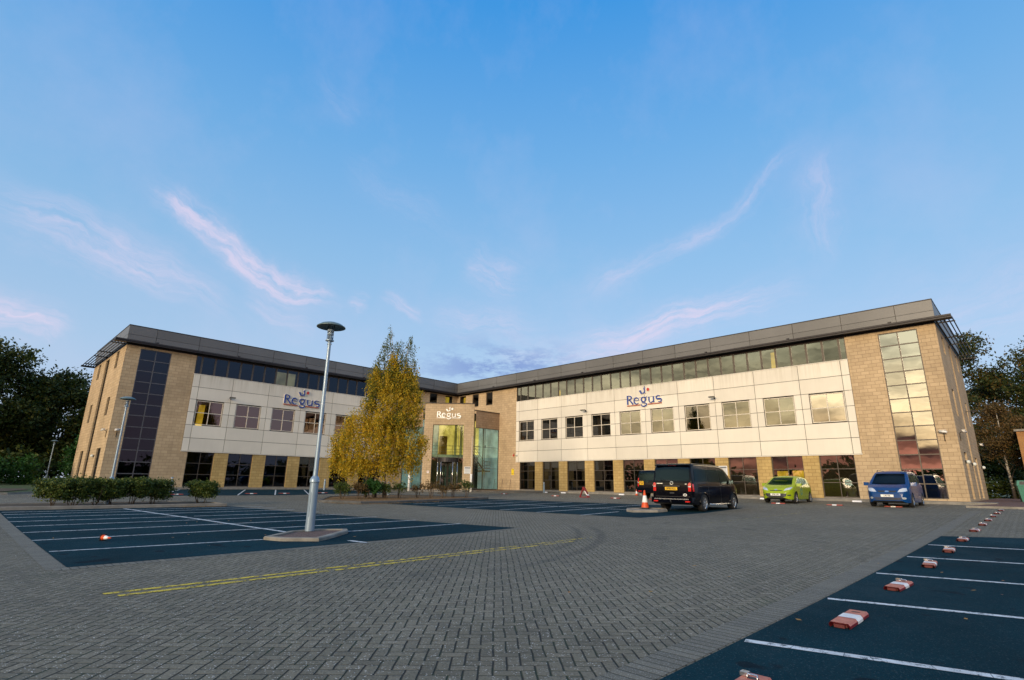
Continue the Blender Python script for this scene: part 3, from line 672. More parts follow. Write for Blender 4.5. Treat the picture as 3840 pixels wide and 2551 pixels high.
# --- roof edge
mb = MB()
def fascia(M, u0, u1, joints):
    us = [u0]+[j for j in joints if u0+.1 < j < u1-.1]+[u1]
    for a, b in zip(us[:-1], us[1:]):
        for c, e in ((10.62, 11.11), (11.13, 11.80)):
            mb.pbox(M, a+.014, b-.014, c, e, -.03, .02+random.uniform(0, .004))
fascia(MR, .02, 44.5, [3.6+3*k for k in range(14)]); fascia(ML, .02, 32.28, [.45+3*k for k in range(11)])
fascia(lambda u, z, d: (-u, 44.5+d-.02, z), .0, 13.2, [3*k for k in range(5)]); fascia(lambda u, z, d: (32.28+d-.02, -u, z), .0, 13.2, [3*k for k in range(5)])
mb.build('roof_fascia', MT['fascia'], BL)
mb = MB()
for M, a, b in ((MR, -.06, 44.53), (ML, -.06, 32.31), (lambda u, z, d: (-u, 44.48+d, z), -.0, 13.2), (lambda u, z, d: (32.26+d, -u, z), .0, 13.2)):
    mb.pbox(M, a, b, 11.805, 11.86, -.12, .045)
mb.build('parapet_cap', MT['gutter'], BL)
mb = MB(); mb.quad((-13.2, -13.2, 11.7), (-.03, -13.2, 11.7), (-.03, 44.45, 11.7), (-13.2, 44.45, 11.7)); mb.quad((-.03, -13.2, 11.7), (32.25, -13.2, 11.7), (32.25, -.03, 11.7), (-.03, -.03, 11.7))
mb.quad((-.035, -.035, 10.6), (-.035, 44.44, 10.6), (-.035, 44.44, 11.8), (-.035, -.035, 11.8)); mb.quad((-.035, -.035, 10.6), (32.22, -.035, 10.6), (32.22, -.035, 11.8), (-.035, -.035, 11.8))
mb.quad((-13.2, 44.44, 10.6), (-.035, 44.44, 10.6), (-.035, 44.44, 11.8), (-13.2, 44.44, 11.8)); mb.quad((32.22, -13.2, 10.6), (32.22, -.035, 10.6), (32.22, -.035, 11.8), (32.22, -13.2, 11.8))
mb.build('roof', MT['backing'], BL, recalc=False)
# eaves: soffit board with a gutter nose
for M, a, b in ((MR, .60, 45.30), (ML, .60, 33.07)):
    o = MB(); o.pbox(M, a-1.2 if False else a, b, 10.44, 10.54, -.13, .52); o.build('soffit', MT['dark'], BL)
    o = MB(); o.pbox(M, a, b, 10.50, 10.60, .52, .62); o.pbox(M, a, b, 10.40, 10.50, .47, .56); 
    for k in range(16):
        u = (.65+6.0*k/1.0) if False else 6.6+5.95*k
        if u < b-.5:
            o.pbox(M, u-.05, u+.05, 10.6, 10.67, .30, .60); o.pbox(M, u-.09, u+.09, 10.67, 10.70, .40, .56)
    o.build('gutter', MT['gutter'], BL)
o = MB(); o.box(-.13, .6, -.13, .6, 10.44, 10.54); o.build('soffit', MT['dark'], BL)
mb = MB()
mb.pbox(MR, 0, 44.44, 10.30, 10.62, -.12, -.02); mb.pbox(ML, 0, 32.22, 10.30, 10.62, -.12, -.02); mb.pbox(MRE, .12, 13.2, 10.30, 10.60, -.12, -.01); mb.pbox(MLE, .12, 13.2, 10.30, 10.60, -.12, -.01)
mb.build('eaves_strip', MT['dark'], BL)
# louvred sun shades over the end walls
for M in (MRE, MLE):
    o = MB()
    for k in range(5): o.pbox(M, -.1, 13.9, 10.50, 10.56, .06+.19*k, .06+.19*k+.055)
    for u in (.75, 5.2, 7.6, 12.2, 13.85): o.pbox(M, u-.05, u+.05, 10.43, 10.495, .0, .92)
    o.pbox(M, 13.55, 13.9, 10.40, 10.52, -.05, .95)
    o.build('louvre', MT['slat'], BL)
# --- interiors
o = MB()
o.box(-6, -5.9, .3, 44.1, -.1, 10.5); o.box(-5.9, -.30, .3, 44.1, 3.35, 3.65); o.box(-5.9, -.30, .3, 44.1, 7.0, 7.3); o.box(-5.9, -.25, .3, 44.1, -.1, .03)
o.box(.3, 31.9, -6, -5.9, -.1, 10.5); o.box(.3, 31.9, -5.9, -.30, 3.35, 3.65); o.box(.3, 31.9, -5.9, -.30, 7.0, 7.3); o.box(.3, 31.9, -5.9, -.25, -.1, .03)
for y in (7.3, 16.2, 25.1, 33.9, 39.9): o.box(-5.9, -.35, y, y+.12, .03, 10.4)
for x in (7.3, 14.9, 20.9, 28.3): o.box(x, x+.12, -5.9, -.35, .03, 10.4)
o.box(-5.9, -.2, 44.0, 44.1, -.1, 10.5); o.box(31.85, 31.95, -5.9, -.2, -.1, 10.5)
o.box(-5.9, 32, -5.9, 44.1, 10.36, 10.42) if False else None
o.box(-5.9, -.14, .3, 44.1, 10.36, 10.42); o.box(.3, 31.9, -5.9, -.14, 10.36, 10.42)
o.build('interior', MT['inner'], BL)
# some blinds pulled down to different heights
BLN = plain('grey_blind', (.16, .145, .11), .8)
for a, b, z in ((16.16, 18.12, 1.9), (13.2, 15.15, 1.35), (22.2, 24.1, 1.95), (31.2, 33.1, .12), (37.2, 39.1, .12)):
    o = MB(); o.quad(MR(a, z, -.3), MR(b, z, -.3), MR(b, 2.66, -.3), MR(a, 2.66, -.3)); o.build('window_blind', BLN, BL, recalc=False)
for a, b, z in ((19.1, 21.0, 1.9), (13.1, 14.95, 1.5)): o = MB(); o.quad(ML(a, z, -.3), ML(b, z, -.3), ML(b, 2.66, -.3), ML(a, 2.66, -.3)); o.build('window_blind', BLN, BL, recalc=False)
o = MB()
for a, b, z0, z1 in ((34.2, 34.95, .1, 1.72), (35.2, 36.2, .1, 1.75), (35.95, 36.2, .1, 2.6)): o.quad(MR(a, z0, -.9), MR(b, z0, -.9), MR(b, z1, -.9), MR(a, z1, -.9))
o.quad(MR(14.75, 8.85, -.5), MR(15.1, 8.85, -.5), MR(15.1, 9.5, -.5), MR(14.8, 9.5, -.5))
o.quad(MR(34.75, 8.85, -.5), MR(35.1, 8.85, -.5), MR(35.1, 10.1, -.5), MR(34.8, 10.1, -.5))
o.quad(MR(.5, 8.9, -.6), MR(1.6, 8.9, -.6), MR(1.6, 10.2, -.6), MR(.5, 10.2, -.6))
o.quad(ML(26.15, 4.8, -.6), ML(26.62, 4.8, -.6), ML(26.55, 6.45, -.6), ML(26.1, 6.45, -.6))
o.quad(ML(.7, 8.9, -.6), ML(1.8, 8.9, -.6), ML(1.8, 10.2, -.6), ML(.7, 10.2, -.6))
o.build('lit_wall', MT['lit'], BL, recalc=False)
o = MB()
o.quad(ML(19.0, 8.85, -.6), ML(20.85, 8.85, -.6), ML(20.85, 10.1, -.6), ML(19.0, 10.1, -.6))
o.build('lit_wall', emis('pale_lit_wall', (.62, .55, .28), .45), BL, recalc=False)
# --- entrance porch
mb = MB()
wallsheet(mb, MP, -2.5, 2.5, -.3, 8.40, [(-1.62, 1.51, .0, 6.26)], dep=.45)
for s in (-2.5, 2.5): wallsheet(mb, lambda a, z, d, s=s: MP(s, z, -a*.5), 0, 1, -.3, 8.40)
mb.pbox(MP, -2.45, 2.45, 6.3, 8.38, -.5, -.03)
mb.build('porch_wall', MT['brick'], BL, recalc=False)
mb = MB(); mb.pbox(MP, -2.56, 2.56, 8.40, 8.47, -.55, .06)
mb.build('porch_coping', MT['gutter'], BL)
mb = MB()
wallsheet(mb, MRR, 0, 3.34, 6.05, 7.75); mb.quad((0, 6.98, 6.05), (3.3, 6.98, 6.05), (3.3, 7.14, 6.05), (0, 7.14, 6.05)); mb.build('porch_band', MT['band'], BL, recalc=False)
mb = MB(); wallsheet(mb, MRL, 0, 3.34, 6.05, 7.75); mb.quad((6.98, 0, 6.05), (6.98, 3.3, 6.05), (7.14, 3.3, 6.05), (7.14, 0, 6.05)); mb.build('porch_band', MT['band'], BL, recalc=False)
mb = MB(); mb.box(0, 3.42, 6.95, 7.2, 7.75, 7.82); mb.box(6.95, 7.2, 0, 3.42, 7.751, 7.82); mb.build('porch_coping', MT['gutter'], BL)
mb = MB(); mb.prism([(0, 0), (7.0, 0), (7.0, 3.3), (3.3, 7.0), (0, 7.0)], 7.3, 7.45); mb.build('porch_roof', MT['backing'], BL)
window('porch_side_glass', MRR, .02, 3.36, .02, 6.04, 2, 3, MT['fr_blue'], MT['teal'], d=-.08, fw=.03, bar=.025, zb=[2.05, 4.15], ub=[1.95])
window('porch_side_glass', MRL, .02, 3.36, .02, 6.04, 2, 3, MT['fr_blue'], MT['teal'], d=-.08, fw=.03, bar=.025, zb=[2.05, 4.15], ub=[1.95])
window('porch_front_glass', MP, -1.62, 1.51, 3.02, 6.26, 3, 1, MT['fr_dark'], MT['portal'], d=-.22, fw=.035, bar=.03, ub=[-1.05, .98])
window('porch_front_glass', MP, -1.62, -1.02, .0, 2.98, 1, 1, MT['fr_dark'], MT['portal'], d=-.22, fw=.035, bar=.03)
window('porch_front_glass', MP, 1.02, 1.51, .0, 2.98, 1, 1, MT['fr_dark'], MT['portal'], d=-.22, fw=.035, bar=.03)
# revolving door
rd = MB()
cz = MP(0, 0, -.30); n = 28
def ringband(mb, r, z0, z1, a0=0, a1=2*math.pi, c=cz, m=0):
    for k in range(n):
        p, q = a0+(a1-a0)*k/n, a0+(a1-a0)*(k+1)/n
        mb.quad((c[0]+r*math.cos(p), c[1]+r*math.sin(p), z0), (c[0]+r*math.cos(q), c[1]+r*math.sin(q), z0), (c[0]+r*math.cos(q), c[1]+r*math.sin(q), z1), (c[0]+r*math.cos(p), c[1]+r*math.sin(p), z1), m=m)
ringband(rd, 1.0, 2.58, 3.0); rd.lathe([(0, 3.0), (1.0, 3.0)], n, c=(cz[0], cz[1], 0)); rd.lathe([(0, 2.58), (1.0, 2.58)], n, c=(cz[0], cz[1], 0))
rdo = rd.build('revolving_door', MT['gutter'], BL, recalc=False)
o = MB()
ca = math.pi/4
for a in (ca-1.35, ca-.62, ca+.62, ca+1.35, ca+math.pi-.6, ca+math.pi+.6):
    o.tube([(cz[0]+math.cos(a), cz[1]+math.sin(a), 0), (cz[0]+math.cos(a), cz[1]+math.sin(a), 2.58)], .035, 8)
o.build('door_post', MT['silver'], rdo)
o = MB(); ringband(o, .985, .02, 2.57, ca+.62, ca+1.35); ringband(o, .985, .02, 2.57, ca-1.35, ca-.62); o.build('curved_glass', MT['portal'], rdo, recalc=False)
for k in range(4):
    a = ca+.5+k*math.pi/2; o = MB()
    def lf(r, z, d, a=a): return (cz[0]+r*math.cos(a)-d*math.sin(a), cz[1]+r*math.sin(a)+d*math.cos(a), z)
    for q in ((.05, .11, .03, 2.5), (.89, .95, .03, 2.5), (.11, .89, .03, .2), (.11, .89, 2.42, 2.5), (.11, .89, 1.02, 1.08)): o.pbox(lf, *q, -.02, .02)
    l = o.build('door_leaf', MT['fr_dark'], rdo)
    o = MB(); o.quad(lf(.1, .1, 0), lf(.9, .1, 0), lf(.9, 2.45, 0), lf(.1, 2.45, 0)); o.build('pane', MT['portal'], l, recalc=False)
# atrium inside the porch: floors, back walls (some glowing), gallery, stair, plant
o = MB()
o.prism([(0.02, .02), (6.9, .02), (6.9, 3.3), (3.3, 6.9), (.02, 6.9)], -.02, .03); o.build('atrium_floor', MT['inner'], BL)
o = MB(); o.quad((.05, .05, 0), (.05, 4.0, 0), (.05, 4.0, 3.3), (.05, .05, 3.3)); o.quad((.05, .05, 0), (4.4, .05, 0), (4.4, .05, 3.3), (.05, .05, 3.3)); o.build('back_wall', MT['inner'], BL, recalc=False)
o = MB(); o.quad((.05, 4.0, 0), (.05, 7.0, 0), (.05, 7.0, 3.2), (.05, 4.0, 3.2)); o.build('atrium_glow_wall', MT['litblue'], BL, recalc=False); o = MB(); o.quad((4.4, .05, 0), (7.0, .05, 0), (7.0, .05, 3.2), (4.4, .05, 3.2))
o.build('atrium_glow_wall', MT['litblue'], BL, recalc=False)
o = MB(); o.quad((.05, 4.0, 3.2), (.05, 7.0, 3.2), (.05, 7.0, 7.2), (.05, 4.0, 7.2)); o.build('atrium_glow_wall', MT['litdim'], BL, recalc=False); o = MB(); o.quad((4.4, .05, 3.2), (7.0, .05, 3.2), (7.0, .05, 7.2), (4.4, .05, 7.2))
o.build('atrium_glow_wall', MT['litdim'], BL, recalc=False)
o = MB(); o.quad((2.5, .06, 3.5), (4.4, .06, 3.5), (4.4, .06, 7.2), (2.5, .06, 7.2)); o.build('atrium_glow_wall', MT['litdim'], BL, recalc=False)
o = MB()
for q in range(4): a_ = .15+q*1.0; o.box(.06, .3, a_, a_+.18, 3.52, 7.2)
o.build('atrium_column', MT['plaster'], BL)
o = MB(); o.quad((.05, .05, 3.5), (.05, 4.0, 3.5), (.05, 4.0, 7.2), (.05, .05, 7.2)); o.quad((.05, .06, 3.5), (2.5, .06, 3.5), (2.5, .06, 7.2), (.05, .06, 7.2))
o.build('lit_wall', MT['lit2'], BL, recalc=False)
o = MB(); o.box(1.6, 2.4, .1, .5, 3.55, 5.6); o.build('inner_door', MT['wood'], BL)
o = MB(); o.prism([(.05, .05), (4.3, .05), (.05, 4.3)], 3.3, 3.52); o.pbox(MP, -1.6, 1.5, 3.02, 3.12, -2.2, -.3); o.build('gallery_floor', MT['plaster'], BL)
o = MB()
for k in range(9):
    a = (4.3-k*4.2/8, .1+k*4.2/8); o.tube([(a[0], a[1], 3.5), (a[0], a[1], 4.45)], .018, 6)
for z in (3.8, 4.1, 4.45): o.tube([(4.3, .1, z), (.1, 4.3, z)], .018, 6)
o.build('gallery_rail', MT['steel'], BL)
# stair behind the right glass
o = MB()
for k in range(9):
    t = k/8; x = 3.1-1.5*t; z = 3.45-1.55*t
    o.box(x-.14, x+.14, 5.6, 6.6, z-.02, z+.03)
    x2 = 1.7+1.5*t; z2 = 1.85-1.7*t; o.box(x2-.14, x2+.14, 4.6, 5.5, z2-.02, z2+.03)
for y in (5.6, 6.6): o.tube([(3.25, y, 3.5), (1.6, y, 1.85)], .07, 6); o.tube([(3.25, y, 4.4), (1.6, y, 2.8)], .022, 6); o.tube([(3.25, y, 4.1), (1.6, y, 2.5)], .015, 6); o.tube([(3.25, y, 3.8), (1.6, y, 2.2)], .015, 6)
for y in (4.6, 5.5): o.tube([(1.6, y, 1.85), (3.2, y, .1)], .07, 6); o.tube([(1.6, y, 2.75), (3.2, y, 1.0)], .022, 6)
o.box(.7, 1.6, 4.6, 6.65, 1.72, 1.85)
for z in (2.1, 2.4, 2.75): o.tube([(1.6, 6.65, z), (.75, 6.65, z), (.75, 4.6, z)], .02, 6)
for x, y in ((1.6, 6.65), (.75, 6.65), (.75, 4.6), (1.2, 6.65)): o.tube([(x, y, 1.85), (x, y, 2.78)], .02, 6)
o.tube([(1.9, 6.75, 0), (1.9, 6.75, 7.2)], .06, 8)
o.build('staircase', MT['steel'], BL)
o = MB(); o.lathe([(.0, 0), (.16, 0), (.16, .03), (0, .03)], 16); oo = o.build('wall_clock', MT['plaster'], BL); oo.location = (1.1, 6.2, 4.3)
oo.rotation_euler = (R(90), 0, R(20))

# ------------------------------------------------------------------ foliage
def leaves(name, mat_, blobs, n, size, parent=None, droop=0., clump=.25, seed=1, per=26, flat=.7, shell=.55, elong=1.5):
    """n leaf faces gathered in clumps through the volume of the blobs: (cx, cy, cz, rx, ry, rz)"""
    g = np.random.default_rng(seed)
    B = np.array(blobs, float); vol = B[:, 3]*B[:, 4]*B[:, 5]; pr = vol**.75; pr /= pr.sum()
    nc = max(1, n//per); bi = g.choice(len(B), nc, p=pr)
    d = g.normal(size=(nc, 3)); d /= np.linalg.norm(d, axis=1)[:, None]
    r = g.uniform(0, 1, nc)**shell
    cc = B[bi, :3]+d*r[:, None]*B[bi, 3:]
    ci = g.integers(0, nc, n)
    sz = g.uniform(.5, 1.4, nc)
    off = g.normal(size=(n, 3))*clump*sz[ci][:, None]; off[:, 2] *= flat
    if droop: off[:, 2] -= np.abs(g.normal(size=n))*droop; off[:, :2] *= .6
    P = cc[ci]+off
    a = g.normal(size=(n, 3)); a /= np.linalg.norm(a, axis=1)[:, None]
    if droop: a[:, 2] -= .8; a /= np.linalg.norm(a, axis=1)[:, None]
    b = np.cross(a, g.normal(size=(n, 3))); b /= np.linalg.norm(b, axis=1)[:, None]
    s = size*g.uniform(.6, 1.3, n)[:, None]
    V = np.empty((n, 4, 3)); V[:, 0] = P-a*s*.5*elong; V[:, 1] = P+b*s*.42; V[:, 2] = P+a*s*.5*elong; V[:, 3] = P-b*s*.42
    me = bpy.data.meshes.new(name); me.vertices.add(4*n); me.vertices.foreach_set('co', V.reshape(-1))
    me.loops.add(4*n); me.loops.foreach_set('vertex_index', np.arange(4*n, dtype=np.int32))
    me.polygons.add(n); me.polygons.foreach_set('loop_start', np.arange(0, 4*n, 4, dtype=np.int32))
    me.materials.append(mat_); me.update(calc_edges=True); me.validate()
    return link(bpy.data.objects.new(name, me), parent)
def limb(mb, p0, p1, r0, r1, bend=.12, n=6, seg=6, m=0):
    p0, p1 = Vector(p0), Vector(p1); L = (p1-p0).length
    k1 = Vector((random.uniform(-1, 1), random.uniform(-1, 1), random.uniform(-.3, .6)))*L*bend
    pts = []
    for i in range(seg+1):
        t = i/seg; pts.append(p0.lerp(p1, t)+k1*math.sin(math.pi*t)+Vector((random.uniform(-1, 1), random.uniform(-1, 1), random.uniform(-1, 1)))*L*.015)
    mb.tube(pts, [r0+(r1-r0)*i/seg for i in range(seg+1)], n, m)
def tree(loc, h, spread, label, leafmat, n, size, seed, crown_base=.25, group=None, name='broadleaf_tree', trunk=.35, lean=0, barkmat=None, nb=15, clump=.45, shell=.5):
    random.seed(seed); g = random.Random(seed)
    t = thing(name, label, 'tree', loc, g.uniform(0, 6), group)
    blobs = []; mb = MB()
    topz = h*.62
    mb.tube([(0, 0, -.3), (trunk*.1, 0, h*.12), (lean*.4, .05*h*.2, h*.35), (lean*.8, 0, topz), (lean, 0, h*.88)], [trunk*1.25, trunk, trunk*.75, trunk*.4, .04], 8)
    for k in range(nb):
        f = (k+.5)/nb; z = h*(crown_base+(1-crown_base)*f*.92)
        a = k*2.4+g.uniform(-.5, .5)
        prof = math.sin(math.pi*min(1, (.18+.82*f)))**.6
        rad = spread*prof*g.uniform(.45, .95)
        c = (math.cos(a)*rad*.78+lean*f, math.sin(a)*rad*.78, z+g.uniform(-.03, .03)*h)
        br = spread*g.uniform(.24, .42)
        blobs.append((*c, br, br, br*g.uniform(.5, .75)))
        limb(mb, (lean*f*.5, 0, max(h*.14, z-h*.2)), c, trunk*.35*(1-f*.6), .03 if trunk > .2 else .01, .1, m=1)
        for _ in range(3):
            e = (c[0]+g.uniform(-1, 1)*br, c[1]+g.uniform(-1, 1)*br, c[2]+g.uniform(-.5, .9)*br); limb(mb, (c[0]*.7, c[1]*.7, c[2]-.1), e, .05 if trunk > .2 else .012, .012 if trunk > .2 else .004, .2, 5, 4, m=1)
    mb.build('trunk', [barkmat or MT['bark'], MT['bark']], t)
    leaves('crown', leafmat, blobs, n, size, t, seed=seed, clump=clump, shell=shell)
    return t

# the birch on the island: two pale stems, drooping sprays, thin green top
random.seed(3)
BX, BY = 21.25, 18.35
bt = thing('birch_tree', 'golden birch tree with two pale stems on the kerbed island before the entrance', 'tree', (BX, BY, gz(BX, BY)+.08))
mb = MB()
T1 = [(.12, -.12, 0), (.1, -.08, .9), (.02, .02, 2.4), (-.15, .1, 4.5), (-.12, .15, 7.0), (-.25, .25, 9.2), (-.05, .1, 10.6)]
T2 = [(-.32, .34, 0), (-.22, .26, 1.2), (-.32, .42, 3.0), (-.62, .62, 5.2), (-.8, .8, 7.4), (-.95, .95, 9.9)]
T3 = [(.5, -.5, 0), (.46, -.5, 1.6), (.75, -.75, 4.0), (.85, -.9, 6.4)]
mb.tube(T1, [.15, .12, .10, .075, .045, .018, .004], 9); mb.tube(T2, [.13, .11, .09, .07, .045, .01], 9); mb.tube(T3, [.10, .08, .05, .015], 7)
side = Vector((-sq, sq, 0)); fwd = Vector((sq, sq, 0))
blobs = []
bl = [(-2.5, 0, 2.5, .7), (-1.6, .3, 2.2, .85), (-.6, .6, 2.35, .8), (.5, .6, 2.25, .8), (1.4, .3, 2.3, .8), (2.1, 0, 2.6, .65),
      (-2.6, 0, 3.3, .62), (-1.7, .4, 3.5, .9), (-.5, .8, 3.5, .95), (.6, .8, 3.3, .95), (1.6, .4, 3.5, .8), (2.3, 0, 3.5, .5),
      (-2.0, .2, 4.3, .5), (-.9, .4, 4.6, .85), (.2, .7, 4.6, .95), (1.2, .5, 4.7, .9), (2.0, 0, 4.6, .5), (-.7, .3, 5.8, .8), (.4, .6, 5.8, .95), (1.6, .3, 5.7, .85),
      (-.5, .2, 6.9, .8), (.5, .4, 7.0, .9), (1.5, .2, 6.8, .85), (-.4, .1, 7.7, .66), (.5, .2, 7.9, .75), (1.4, .1, 7.7, .72), (2.1, 0, 5.4, .35), (-2.7, 0, 2.8, .4), (-2.5, .1, 3.7, .45), (-1.9, .2, 4.9, .55), (2.55, 0, 3.7, .45), (2.6, .1, 2.7, .45), (2.3, 0, 5.6, .4), (2.1, .1, 6.4, .38), (.4, .2, 8.5, .5)]
for s_, f_, z, r in bl:
    c = side*s_+fwd*f_+Vector((0, 0, z)); blobs.append((c.x, c.y, c.z, r, r, r*.95))
    limb(mb, (0, 0, max(1.2, z-1.4)), c, .035, .01, .12, 5)
tops = []
for s_, f_, z, r in [(-.2, .1, 8.8, .62), (.0, .2, 9.6, .50), (.12, 0, 10.3, .30), (.12, 0, 10.8, .16), (1.2, .1, 8.7, .62), (1.45, 0, 9.4, .48), (1.5, .1, 10.0, .26), (.55, -.2, 8.9, .65), (.75, .1, 9.5, .4), (-.7, .1, 8.2, .4), (1.9, .1, 8.5, .35)]:
    c = side*s_+fwd*f_+Vector((0, 0, z)); tops.append((c.x, c.y, c.z, r*.8, r*.8, r*1.3))
    limb(mb, side*s_*.6+Vector((0, 0, z-1.3)), c, .018, .006, .1, 4)
mb.build('trunk', MT['birch'], bt)
leaves('crown', MT['birchleaf'], blobs, 46000, .078, bt, droop=.40, clump=.17, seed=5, per=42, shell=.5)
lv = leaves('crown_top', MT['birchgreen'], tops+blobs[20:26]+blobs[15:18], 14000, .066, bt, droop=.25, clump=.14, seed=6, per=22)

random.seed(21)
tL = [((38.5, -25, -.1), 15.2, 7.2, 'tall dark tree at the left edge of the picture beyond the lawn', 31, 'oak', 20000),
      ((33.2, -26.5, -.1), 13.6, 6.0, 'dark spreading tree just left of the building end, behind the hedge', 32, 'oak', 18000),
      ((29.6, -23, -.1), 9.8, 4.0, 'smaller dark tree tight against the left end wall', 33, 'oak', 9000),
      ((44.0, -22, -.1), 16.0, 6.5, 'dark tree partly cut off by the left border', 34, 'oak', 12000)]
for loc, h, s, lab, sd, lm, n in tL: tree(loc, h*.87, s*1.03, lab, MT[lm], int(n*2), .21, sd, .16, 'trees beyond the left lawn', clump=.5)
tree((31.4, -14.5, -.1), 4.8, 1.7, 'slim lighter green tree beside the left end wall behind the small lamp', MT['green'], 7000, .16, 36, .12, name='young_tree', trunk=.09, clump=.3, nb=12)
tR = [((-36, 42.0, -.1), 18.3, 6.8, 'tall half bare tree rising behind the right roof corner', 41, 'oak2', 17000),
      ((-35, 49.5, -.1), 14.4, 6.6, 'broad tree at the right edge behind the bin', 42, 'oak2', 16000),
      ((-44, 45.5, -.1), 14.6, 6.0, 'dark tree filling the gap between the two taller right-hand trees', 43, 'oak', 13000)]
for loc, h, s, lab, sd, lm, n in tR: tree(loc, h, s, lab, MT[lm], int(n*1.7), .19, sd, .12, 'trees beyond the right end of the building', clump=.42, shell=.6)
tree((-21.5, 45.6, -.1), 8.2, 2.3, 'slender orange tinted birch with a white trunk between building and bin', MT['bronze'], 11000, .11, 44, .36, name='birch_tree', trunk=.11, barkmat=MT['birch'], clump=.3, nb=14, shell=.6)

def bush(name, label, loc, w, d, h, mat_, n, size, seed, rz=0, group=None, stems=5, base=.25, cat='shrub', flat_top=False):
    random.seed(seed); t = thing(name, label, cat, loc, rz, group); mb = MB(); bl = []
    for k in range(stems):
        x, y = random.uniform(-.38, .38)*w, random.uniform(-.38, .38)*d
        limb(mb, (x*.25, y*.25, -.03), (x, y, h*.75), .018, .006, .12, 5, 5)
        limb(mb, (x*.4, y*.4, h*.3), (x*1.3, y*1.2, h*.85), .01, .004, .12, 4, 4)
    mb.build('stems', MT['twig'], t)
    k = max(4, int(w*4))
    for q in range(k):
        x = (-.5+(q+.5)/k)*w*.86; bl.append((x, random.uniform(-.15, .15)*d, h*(base+(1-base)*random.uniform(.45, .62)), w*.20, d*.42, h*(1-base)*.40))
    if flat_top:
        for q in range(k): bl.append(((-.5+(q+.5)/k)*w*.95, 0, h*.84, w*.13, d*.45, h*.14))
    leaves('foliage', mat_, bl, n, size, t, clump=.075, seed=seed, per=14, shell=.4, flat=.8)
    return t
dirR = math.atan2(1, -1)        # along the picture plane, to the right
hz = [(36.75, 21.55, .85, .96, 'leftmost hedge shrub, ragged on its left side'), (36.15, 21.5, .85, 1.02, 'second hedge shrub from the left in the kerbed bed'),
      (35.5, 21.45, .8, .97, 'third hedge shrub from the left in the kerbed bed'), (34.95, 21.3, .6, .92, 'hedge shrub just left of the small lamp post'),
      (34.3, 21.2, .85, 1.0, 'hedge shrub just right of the small lamp post'), (33.5, 20.95, .85, .98, 'flat topped hedge shrub on a thin stem, right end of the row'),
      (31.75, 21.15, .78, .92, 'lone flat topped shrub apart from the row at the right end of the bed')]
for i, (x, y, w, h, lab) in enumerate(hz):
    bush('hedge_shrub', lab, (x, y, gz(x, y)+.09), w*1.38, 1.0, h*.98, MT['hedge'], 7000, .055, 60+i, dirR, 'clipped shrubs in the kerbed bed', 4, .12, flat_top=True)
sh = [(24.1, 19.3, .9, .95, 'hedge', 1500, 'loose green shrub at the left tip of the birch island'), (23.2, 19.6, .8, .9, 'bronze', 900, 'thin bronze shrub left of the birch'),
      (22.45, 19.6, 1.15, 1.05, 'green', 4200, 'dense bright green bush at the foot of the birch'), (21.7, 19.9, .7, .85, 'hedge', 900, 'small bush tucked right of the birch stems'),
      (20.75, 19.9, .8, .9, 'hedge', 600, 'sparse shrub in front of the grey bollard'), (19.3, 19.8, .7, .85, 'bronze', 420, 'straggly shrub left of the revolving door'),
      (18.6, 20.2, .9, 1.1, 'bronze', 520, 'taller straggly bronze shrub in front of the porch pier'), (17.9, 20.6, .8, .8, 'bronze', 420, 'low bare-stemmed shrub before the revolving door'),
      (17.0, 20.5, .8, .95, 'bronze', 480, 'open stemmed shrub right of the revolving door'), (16.3, 20.9, .75, 1.1, 'hedge', 800, 'upright leafy shrub beside the right light column')]
for i, (x, y, w, h, mm, n, lab) in enumerate(sh):
    bush('island_shrub', lab, (x, y, gz(x, y)+.08), w, .6, h, MT[mm], n, .06 if mm != 'green' else .065, 80+i, dirR, 'shrubs on the birch island', 6, .2 if n > 900 else .35)
def mass(name, label, pts, w, h, mat_, n, size, seed, cat='hedge'):
    bl = []; g = random.Random(seed)
    for (x0, y0), (x1, y1) in zip(pts[:-1], pts[1:]):
        k = max(2, int(math.hypot(x1-x0, y1-y0)/(w*.6)))
        for q in range(k):
            t = q/k; bl.append((x0+(x1-x0)*t+g.uniform(-.2, .2)*w, y0+(y1-y0)*t+g.uniform(-.2, .2)*w, gz(x0, y0)+h*.45*g.uniform(.8, 1.15), w*.55, w*.55, h*.5*g.uniform(.8, 1.1)))
    o = leaves(name, mat_, bl, n, size, None, clump=.22, seed=seed, shell=.4)
    return tag(o, label, cat)
mass('bush_bank', 'bank of bright green bushes under the left trees', [(43, -9), (37, -12), (33.5, -13)], 2.6, 2.3, MT['green'], 12000, .15, 91, 'bushes')
mass('bush_bank', 'low dark undergrowth beneath the left trees', [(50, -16), (38, -19), (29, -20)], 4, 3.6, MT['oak'], 14000, .24, 92, 'bushes')
mass('bush_bank', 'low dark bushes on the grass behind the green bin', [(-25, 38), (-26, 47), (-25, 60)], 2.4, 2.0, MT['oak'], 14000, .2, 96, 'bushes')
mass('bush_bank', 'tall dark undergrowth beneath the right trees', [(-30, 36), (-31, 46), (-30, 60)], 4.6, 5.0, MT['oak'], 22000, .24, 93, 'bushes')
o = leaves('treeline', MT['oak'], [(92+6*math.sin(k*1.7), -60+9*k, 2.2, 7, 7, 3.2+1.2*math.sin(k*2.3)) for k in range(22)]+[(-60+9*k, 100+5*math.sin(k), 2.0, 7, 7, 3.4+1.2*math.sin(k*2.1)) for k in range(17)], 26000, .9, None, clump=.8, seed=95, shell=.35)
tag(o, 'far belt of woodland mirrored low in the building windows', 'woodland', kind='stuff')
